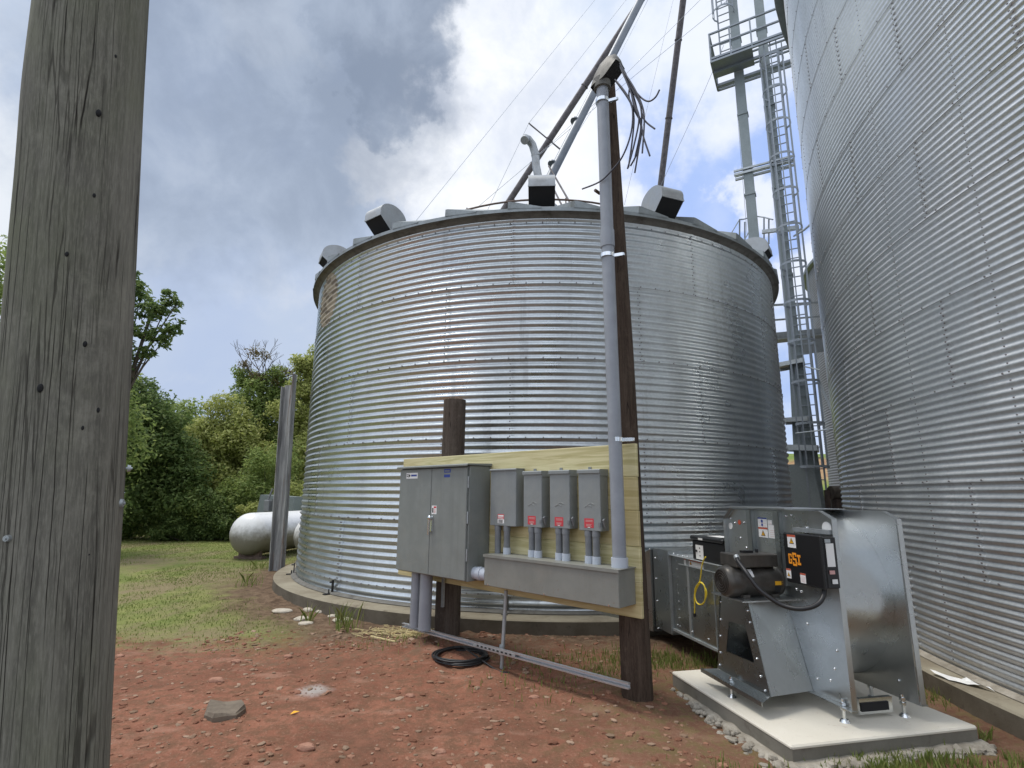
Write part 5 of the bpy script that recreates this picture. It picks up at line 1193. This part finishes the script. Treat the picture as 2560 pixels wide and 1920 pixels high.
# hose from motor box to control box
mb = MB(FT)
def fpl(px, py, a):
    d = ray(px, py); fo = FO+fa*a; t = fo.dot(fa)/Vector((d.x, d.y)).dot(fa); return EYE+d*t
def cc(x, y): return (1800+x/4.254, 1260+y/4.254)
hp = [fpl(*cc(*q), a_) for q, a_ in (((185, 585), -.50), ((200, 620), -.51), ((290, 740), -.52), ((400, 890), -.49), ((520, 990), -.44), ((660, 1075), -.38), ((820, 1115), -.32), ((960, 1100), -.25), ((1060, 1045), -.18), ((1105, 960), -.13), ((1110, 880), -.11))]
mb.T = Matrix.Identity(4); mb.tube(smooth(hp, 8), .0165, 12); mb.build('flex_conduit', M['rubber'], fan)
mb = MB(); mb.tube([hp[-1]+Vector((0, 0, -.01)), hp[-1]+Vector((0, 0, .04))], .028, 12); mb.build('conduit_gland', M['rubber'], fan)
mb = MB(); mb.tube([hp[0]+(hp[0]-hp[1]).normalized()*.03, hp[0]], .022, 12); mb.build('conduit_gland', M['galvpost'], fan)

# duct to bin (extends from the fan discharge)
dk = root('air_duct', FT @ Vector((.2, 2, .2)), 'galvanized rectangular duct running from the fan to the round bin', 'air duct')
mb = MB(FT); aL, aR, zb1, zt1 = -.06, .58, .225, 1.0
mb.box(aL, aR, 1.25, 2.28, zb1, zt1); mb.build('duct_box', M['galvduct'], dk)
mb = MB(FT); mb.box(aL-.035, aR+.03, 2.281, 2.287, zb1-.05, zt1+.04); mb.box(aL-.01, aR+.01, 1.9, 1.94, zb1-.01, zt1+.01); mb.box(aL-.018, aL, 1.26, 2.1, zt1-.075, zt1-.07); mb.box(aL-.02, aL-.001, 1.26, 2.28, zb1-.02, zb1+.004); mb.box(aL-.03, aR, 1.3, 2.28, zt1+.001, zt1+.006); mb.box(aL-.006, aL-.0005, 1.45, 1.46, zb1, zt1-.08); mb.build('duct_flange', M['galvpost'], dk)
mb = MB(FT); mb.box(aL-.02, aR+.05, 2.29, 2.68, zb1-.07, zt1+.045); mb.build('collar', M['galvduct'], dk)
mb = MB(FT); q = [(aL-.05, 2.7, .10), (aR+.1, 2.7, .10), (aR+.1, 2.7, 1.02), (aL-.05, 2.7, 1.02), (-.55, 3.35, .18), (1.1, 3.5, .18), (1.1, 3.5, .66), (-.55, 3.35, .66)]
mb.add(q, [(0, 3, 2, 1), (0, 1, 5, 4), (1, 2, 6, 5), (2, 3, 7, 6), (3, 0, 4, 7)]); mb.build('transition', M['galvduct'], dk)
mb = MB(FT)
for b_ in (1.35, 1.6, 1.9, 2.2): 
    for z_ in (.28,): mb.sphere((aL-.003, b_, z_), .009, 6, 4)
for b_ in np.linspace(2.15, 2.2, 1):
    for z_ in np.linspace(.28, .95, 9): mb.sphere((aL-.003, b_, z_), .006, 6, 4)
for z_ in (.15, .45, .7, .93): mb.sphere((aL-.023, 2.62, z_), .011, 6, 4)
for b_ in (1.95, 2.05, 2.15, 2.25): mb.sphere((aL+.02, b_, zt1+.014), .012, 6, 4)
for t in (0, .33, .66, 1): mb.sphere((aL-.05-.5*t, 2.7+.65*t, 1.025-.36*t), .012, 6, 4)
mb.build('bolts', M['boltz'], dk)
sticker(1.62, 2.0, .935, .995, aL, (1.86, .965, .022), True, 0, 'warning_sticker', dk)
# black control case on the duct
kb = root('control_case', FT @ Vector((.1, 1.6, 1.01)), 'black control case with a white label on top of the duct', 'control box')
mb = MB(FT); mb.box(-.05, .30, 1.27, 1.83, 1.008, 1.205, bev=.01); mb.build('body', M['black'], kb); mb = MB(FT); mb.box(-.065, .31, 1.26, 1.85, 1.207, 1.25, bev=.012); mb.build('lid', M['black'], kb)
mb = MB(FT); mb.box(.05, .2, 1.45, 1.7, 1.2505, 1.252, 0); mb.box(-.0665, -.0655, 1.60, 1.68, 1.215, 1.235, 0); mb.box(-.052, -.0505, 1.62, 1.76, 1.02, 1.16, 0)
for z_ in (1.05, 1.09, 1.125): mb.box(-.0535, -.0525, 1.675, 1.69, z_, z_+.012, 1)
mb.tube([(-.052, 1.74, 1.10), (-.06, 1.74, 1.10)], .012, 8, mi=1); mb.build('white_label', [M['white'], M['ink']], kb)
# yellow cord
yc = root('yellow_cord', fpl(1740, 1590, -.12), 'yellow looped cord with a black plug hanging on the duct side', 'cord')
def gg(x, y): return (1600+x/5.183, 1340+y/5.183)
def yl(pts, a_): return smooth([fpl(*gg(*q), a_) for q in pts], 8)
mb = MB(); mb.tube(yl([(850, 270), (825, 310), (800, 400), (790, 500), (770, 600), (720, 690), (705, 800), (710, 900), (708, 1000)], -.14), .006, 8)
for da, dx in ((-.13, 0), (-.145, 10), (-.15, -8)): mb.tube(yl([(775+dx, 600), (725+dx, 680), (712, 780), (735, 860), (785+dx, 890), (835, 850), (855+dx, 740), (830, 640), (785+dx, 598)], da), .006, 8)
mb.build('loops', M['yellow'], yc); mb = MB(); mb.tube([fpl(*gg(708, 1000), -.14), fpl(*gg(710, 1045), -.14)], .016, 10); mb.build('plug', M['rubber'], yc)
mb = MB(); mb.tube(yl([(960, 255), (990, 290), (1020, 320), (1080, 345), (1140, 350)], -.2), .006, 6); mb.tube(yl([(1020, 250), (1060, 285), (1120, 315), (1160, 325)], -.2), .006, 6)
mb.build('lead_wire', M['galvpost'], kb) if 0 else None

# ------------------------------------------------------------ left yard things
bmr = root('steel_post', (-5.05, 12.15, 0), 'upright rusty white stained steel beam at the left edge of the round bin', 'steel post')
T = frame((-5.05, 12.15, 0), (.93, -.37), (.37, .93)); mb = MB(T)
sh_ = [(-.17, -.14, .0), (.17, -.14, 0)]
Q = Matrix.Shear('XY', 4, (0, 0)) 
mb.T = T @ Matrix(((1, 0, -.038, 0), (0, 1, 0, 0), (0, 0, 1, 0), (0, 0, 0, 1)))
mb.box(-.13, .13, -.01, .01, -.1, 4.12); mb.box(-.15, -.13, -.10, .10, -.1, 4.08); mb.box(.13, .15, -.06, .06, -.1, 4.38); mb.build('beam', M['beam'], bmr)
mb = MB(mb.T); mb.box(-.36, -.21, -.16, -.05, 1.25, 1.5, bev=.01); mb.tube([(-.3, -.1, 1.5), (-.24, -.05, 1.75)], .02, 6); mb.build('switch_box', M['pvcd'], bmr)
def ptank(loc, ax, ln, rr, label, z=.62):
    r = root('propane_tank', (loc[0], loc[1], 0), label, 'propane tank', 'white propane tanks behind the steel post')
    ax = Vector(ax).normalized(); T = frame((loc[0], loc[1], z), (ax.y, -ax.x), (ax.x, ax.y)); mb = MB(T); n = 36; v = []; prof = []
    for k in range(9): t = math.pi/2*k/8; prof.append((-rr*.75*math.cos(t)+rr*.75, rr*math.sin(t)))
    prof += [(rr*.75+ln*.33, rr), (rr*.75+ln*.66, rr)]
    for k in range(8, -1, -1): t = math.pi/2*k/8; prof.append((rr*.75+ln+rr*.75*math.cos(t), rr*math.sin(t)))
    for (y_, r_) in prof:
        for k in range(n): t = 2*math.pi*k/n; v.append((r_*math.cos(t), y_, r_*math.sin(t)))
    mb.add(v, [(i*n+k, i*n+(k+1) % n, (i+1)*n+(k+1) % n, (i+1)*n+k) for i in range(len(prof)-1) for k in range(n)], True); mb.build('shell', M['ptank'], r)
    for y_ in (rr*.9, ln*.9):
        mb = MB(T); mb.box(-.3, .3, y_-.06, y_+.06, -z+.0, -rr*.8); mb.box(-.4, .4, y_-.1, y_+.1, -z-.05, -z+.06); mb.build('saddle', M['rod'], r)
    return r, T
ptank((-6.78, 13.85), (.2, .98), 3.9, .53, 'white propane tank left of the steel post, grimy below')
r, T = ptank((-4.98, 13.35), (.25, .97), 3.5, .50, 'second white propane tank, half hidden between the steel post and the bin')
mb = MB(T); mb.lathe([(.2, .42), (.2, .6), (.15, .66), (.0, .68)], (0, 1.2), 18); mb.build('valve_dome', M['leafdark'] if 0 else M['galvpost'], r)
r = root('equipment_cabinet', (-8.6, 19, 0), 'blue grey equipment housing behind the propane tank', 'equipment housing')
mb = MB(); a_ = at(640, 1238, 18.5); b_ = at(735, 1242, 18.5); mb.prism([(a_.x, .3), (b_.x, .3), (b_.x, b_.z), (a_.x+.15, a_.z+.02)], 1, 18.5, 19.3); mb.build('housing', M['leg'], r)
mb = MB(); mb.box(a_.x+.55, a_.x+.9, 18.46, 18.499, .5, a_.z-.12); mb.tube([(a_.x+.2, 18.45, .4), (a_.x+.5, 18.45, 1.4)], .03, 6); mb.build('panel', M['pvcd'], r)
mb = MB()
for xx in (a_.x+.1, b_.x-.1): mb.box(xx-.05, xx+.05, 18.6, 19.2, 0, .3)
mb.build('leg_frame', M['rod'], r)
# junk by the silo foot
r = root('aeration_motor', (5.9, 10.4, 0), 'rusty little motor at the foot of the tall silo, above the fan', 'motor')
mb = MB(); c_ = at(2096, 1232, 10.4); mb.tube([c_+Vector((-.15, 0, 0)), c_+Vector((.18, 0, 0))], .13, 16); mb.build('drum', M['rockflat'], r)
mb = MB(); mb.box(c_.x-.1, c_.x+.14, c_.y-.1, c_.y+.1, c_.z-.5, c_.z-.12); mb.box(c_.x-.25, c_.x-.19, c_.y-.05, c_.y+.05, 0, c_.z+.05); mb.box(c_.x-.02, c_.x+.06, c_.y-.05, c_.y+.05, 0, c_.z-.5); mb.build('stand', M['rod'], r)

# loose rocks and scraps
def rock(name, c_, s, mat, label, cat, group=None, seed=0, n=12, m_=8):
    r = root(name, (c_[0], c_[1], 0), label, cat, group); mb = MB()
    mb.sphere((c_[0], c_[1], gh(*c_)+s[2]*.3), 1, n, m_, s[0], s[1], s[2])
    k = []
    for i, p in enumerate(mb.v):
        p = Vector(p); q = 1+.30*mnoise.noise(Vector((p.x, p.y, p.z))*(2.2/max(s))+Vector((seed, 0, 0))); cc_ = Vector((c_[0], c_[1], p.z)); p2 = cc_+(p-cc_)*q; k.append((p2.x, p2.y, min(p2.z, gh(*c_)+s[2]*1.0)))
    mb.v = k; mb.sm = [False]*len(mb.f); mb.build('stone', mat, r)
rr0 = root('flat_rock', (-2.17, 4.45, 0), 'flat dark slab of rock lying alone on the red dirt', 'rock')
mb = MB(); out_l = [at(509, 1800, 4.36), at(519, 1775, 4.6), at(560, 1775, 4.6), at(606, 1772, 4.62), at(614, 1782, 4.5), at(590, 1796, 4.36), at(558, 1800, 4.33), at(530, 1806, 4.3)]
pl = [(p.x, p.y) for p in out_l]; mb.prism(pl, 2, -.02, .045); cen = Vector((sum(p[0] for p in pl)/8, sum(p[1] for p in pl)/8))
mb.v = [(p[0], p[1], p[2]+.012*mnoise.noise(Vector((p[0]*9, p[1]*9, 1)))) for p in mb.v]
top = [(cen.x+(p[0]-cen.x)*.9, cen.y+(p[1]-cen.y)*.9, .062+.01*math.sin(i*2.1)) for i, p in enumerate(pl)]; edge = [(p[0], p[1], .04) for p in pl]
mb.add(edge+top+[(cen.x, cen.y, .066)], [(i, (i+1) % 8, 8+(i+1) % 8, 8+i) for i in range(8)]+[(8+i, 8+(i+1) % 8, 16) for i in range(8)]); mb.build('stone', M['rockflat'], rr0)
for i, (x_, y_, s, lb) in enumerate(((-3.25, 8.1, (.15, .09, .035), 'widest pale broken stone by the left of the bin foundation'), (-2.9, 8.2, (.09, .07, .04), 'pale stone just right of the widest broken stone'), (-2.68, 8.05, (.07, .05, .035), 'small pale stone third along the bin foundation'),
        (-2.78, 7.62, (.10, .07, .04), 'pale stone lying forward of the bin foundation'), (-2.42, 7.78, (.06, .05, .03), 'smallest pale stone near the weed sprig'), (-2.2, 7.5, (.13, .08, .04), 'pale flaky stone left of the tall weeds'), (-2.62, 7.35, (.10, .06, .03), 'low pale stone chip in front of the others'))):
    rock('pale_stone', (x_, y_), s, M['stonew'], lb, 'stone', 'pale broken stones beside the bin', i*5.3)
for i, (px, py, s, lb) in enumerate(((590, 1658, .055, 'pinkish red stone at the far edge of the red dirt, left'), (720, 1645, .05, 'red stone right of the pinkish one at the far edge'), (540, 1705, .08, 'long red stone above the flat dark slab'), (765, 1870, .07, 'long tan stone low in the middle foreground'), (300, 1640, .05, 'pale stone beside the foreground pole'), (1025, 1742, .045, 'red stone right of the grey powder patch'), (1335, 1745, .05, 'red stone below the grounding pipe'), (1100, 1880, .045, 'small tan stone at the bottom of the photo'))):
    d = ray(px, py); t = -1.65/d.z; p = EYE+d*t; rock('red_stone', (p.x, p.y), (s*.9, s*.5, s*.42), M['stoner'], lb, 'stone', 'larger red stones on the dirt', i*3.7)
r = root('fallen_leaf', (-1.63, 4.47, .02), 'tiny yellow leaf on the red dirt', 'leaf'); mb = MB(); mb.add([(-1.655, 4.45, .018), (-1.625, 4.455, .026), (-1.60, 4.50, .022), (-1.64, 4.49, .03)], [(0, 1, 2, 3)]); mb.build('blade', M['amber'], r)
# straw and wood scraps
r = root('straw_wisps', (-1.4, 6.95, 0), 'pale straw and wood shavings at the left foot of the panel', 'straw'); mb = MB()
for _ in range(240):
    x_, y_ = random.gauss(-1.45, .22), random.gauss(6.95, .12); 
    if random.random() < .35: x_, y_ = random.gauss(-1.2, .09), random.gauss(6.72, .05)
    a_ = random.random()*6.28; l_ = random.uniform(.02, .09); z_ = gh(x_, y_)+random.uniform(.004, .03); mb.bar((x_-l_*math.cos(a_), y_-l_*math.sin(a_)*.6, z_), (x_+l_*math.cos(a_), y_+l_*math.sin(a_)*.6, z_+random.uniform(-.01, .015)), .006, .004)
mb.build('straws', M['straw'], r)
r = root('wood_stick', (-1.4, 6.6, 0), 'thin pale wooden stick lying on the dirt left of the strut rail', 'stick'); mb = MB(); mb.bar((-1.62, 6.68, .03), (-1.12, 6.35, .03), .018, .012); mb.build('stick', M['straw'], r)
r = root('plastic_scrap', (3.68, 4.9, SB), 'crumpled white plastic scrap on the silo foundation', 'litter')
mb = MB(); c_ = at(2350, 1662, 4.95); v = []
for i in range(8):
    for j in range(5): v.append((c_.x-.02+i*.02, c_.y-.1+j*.05+i*-.04, SB+.006+.05*abs(mnoise.noise(Vector((i*.9, j*.9, 3))))))
mb.add(v, [(i*5+j, i*5+j+1, (i+1)*5+j+1, (i+1)*5+j) for i in range(7) for j in range(4)]); mb.build('film', M['white'], r)
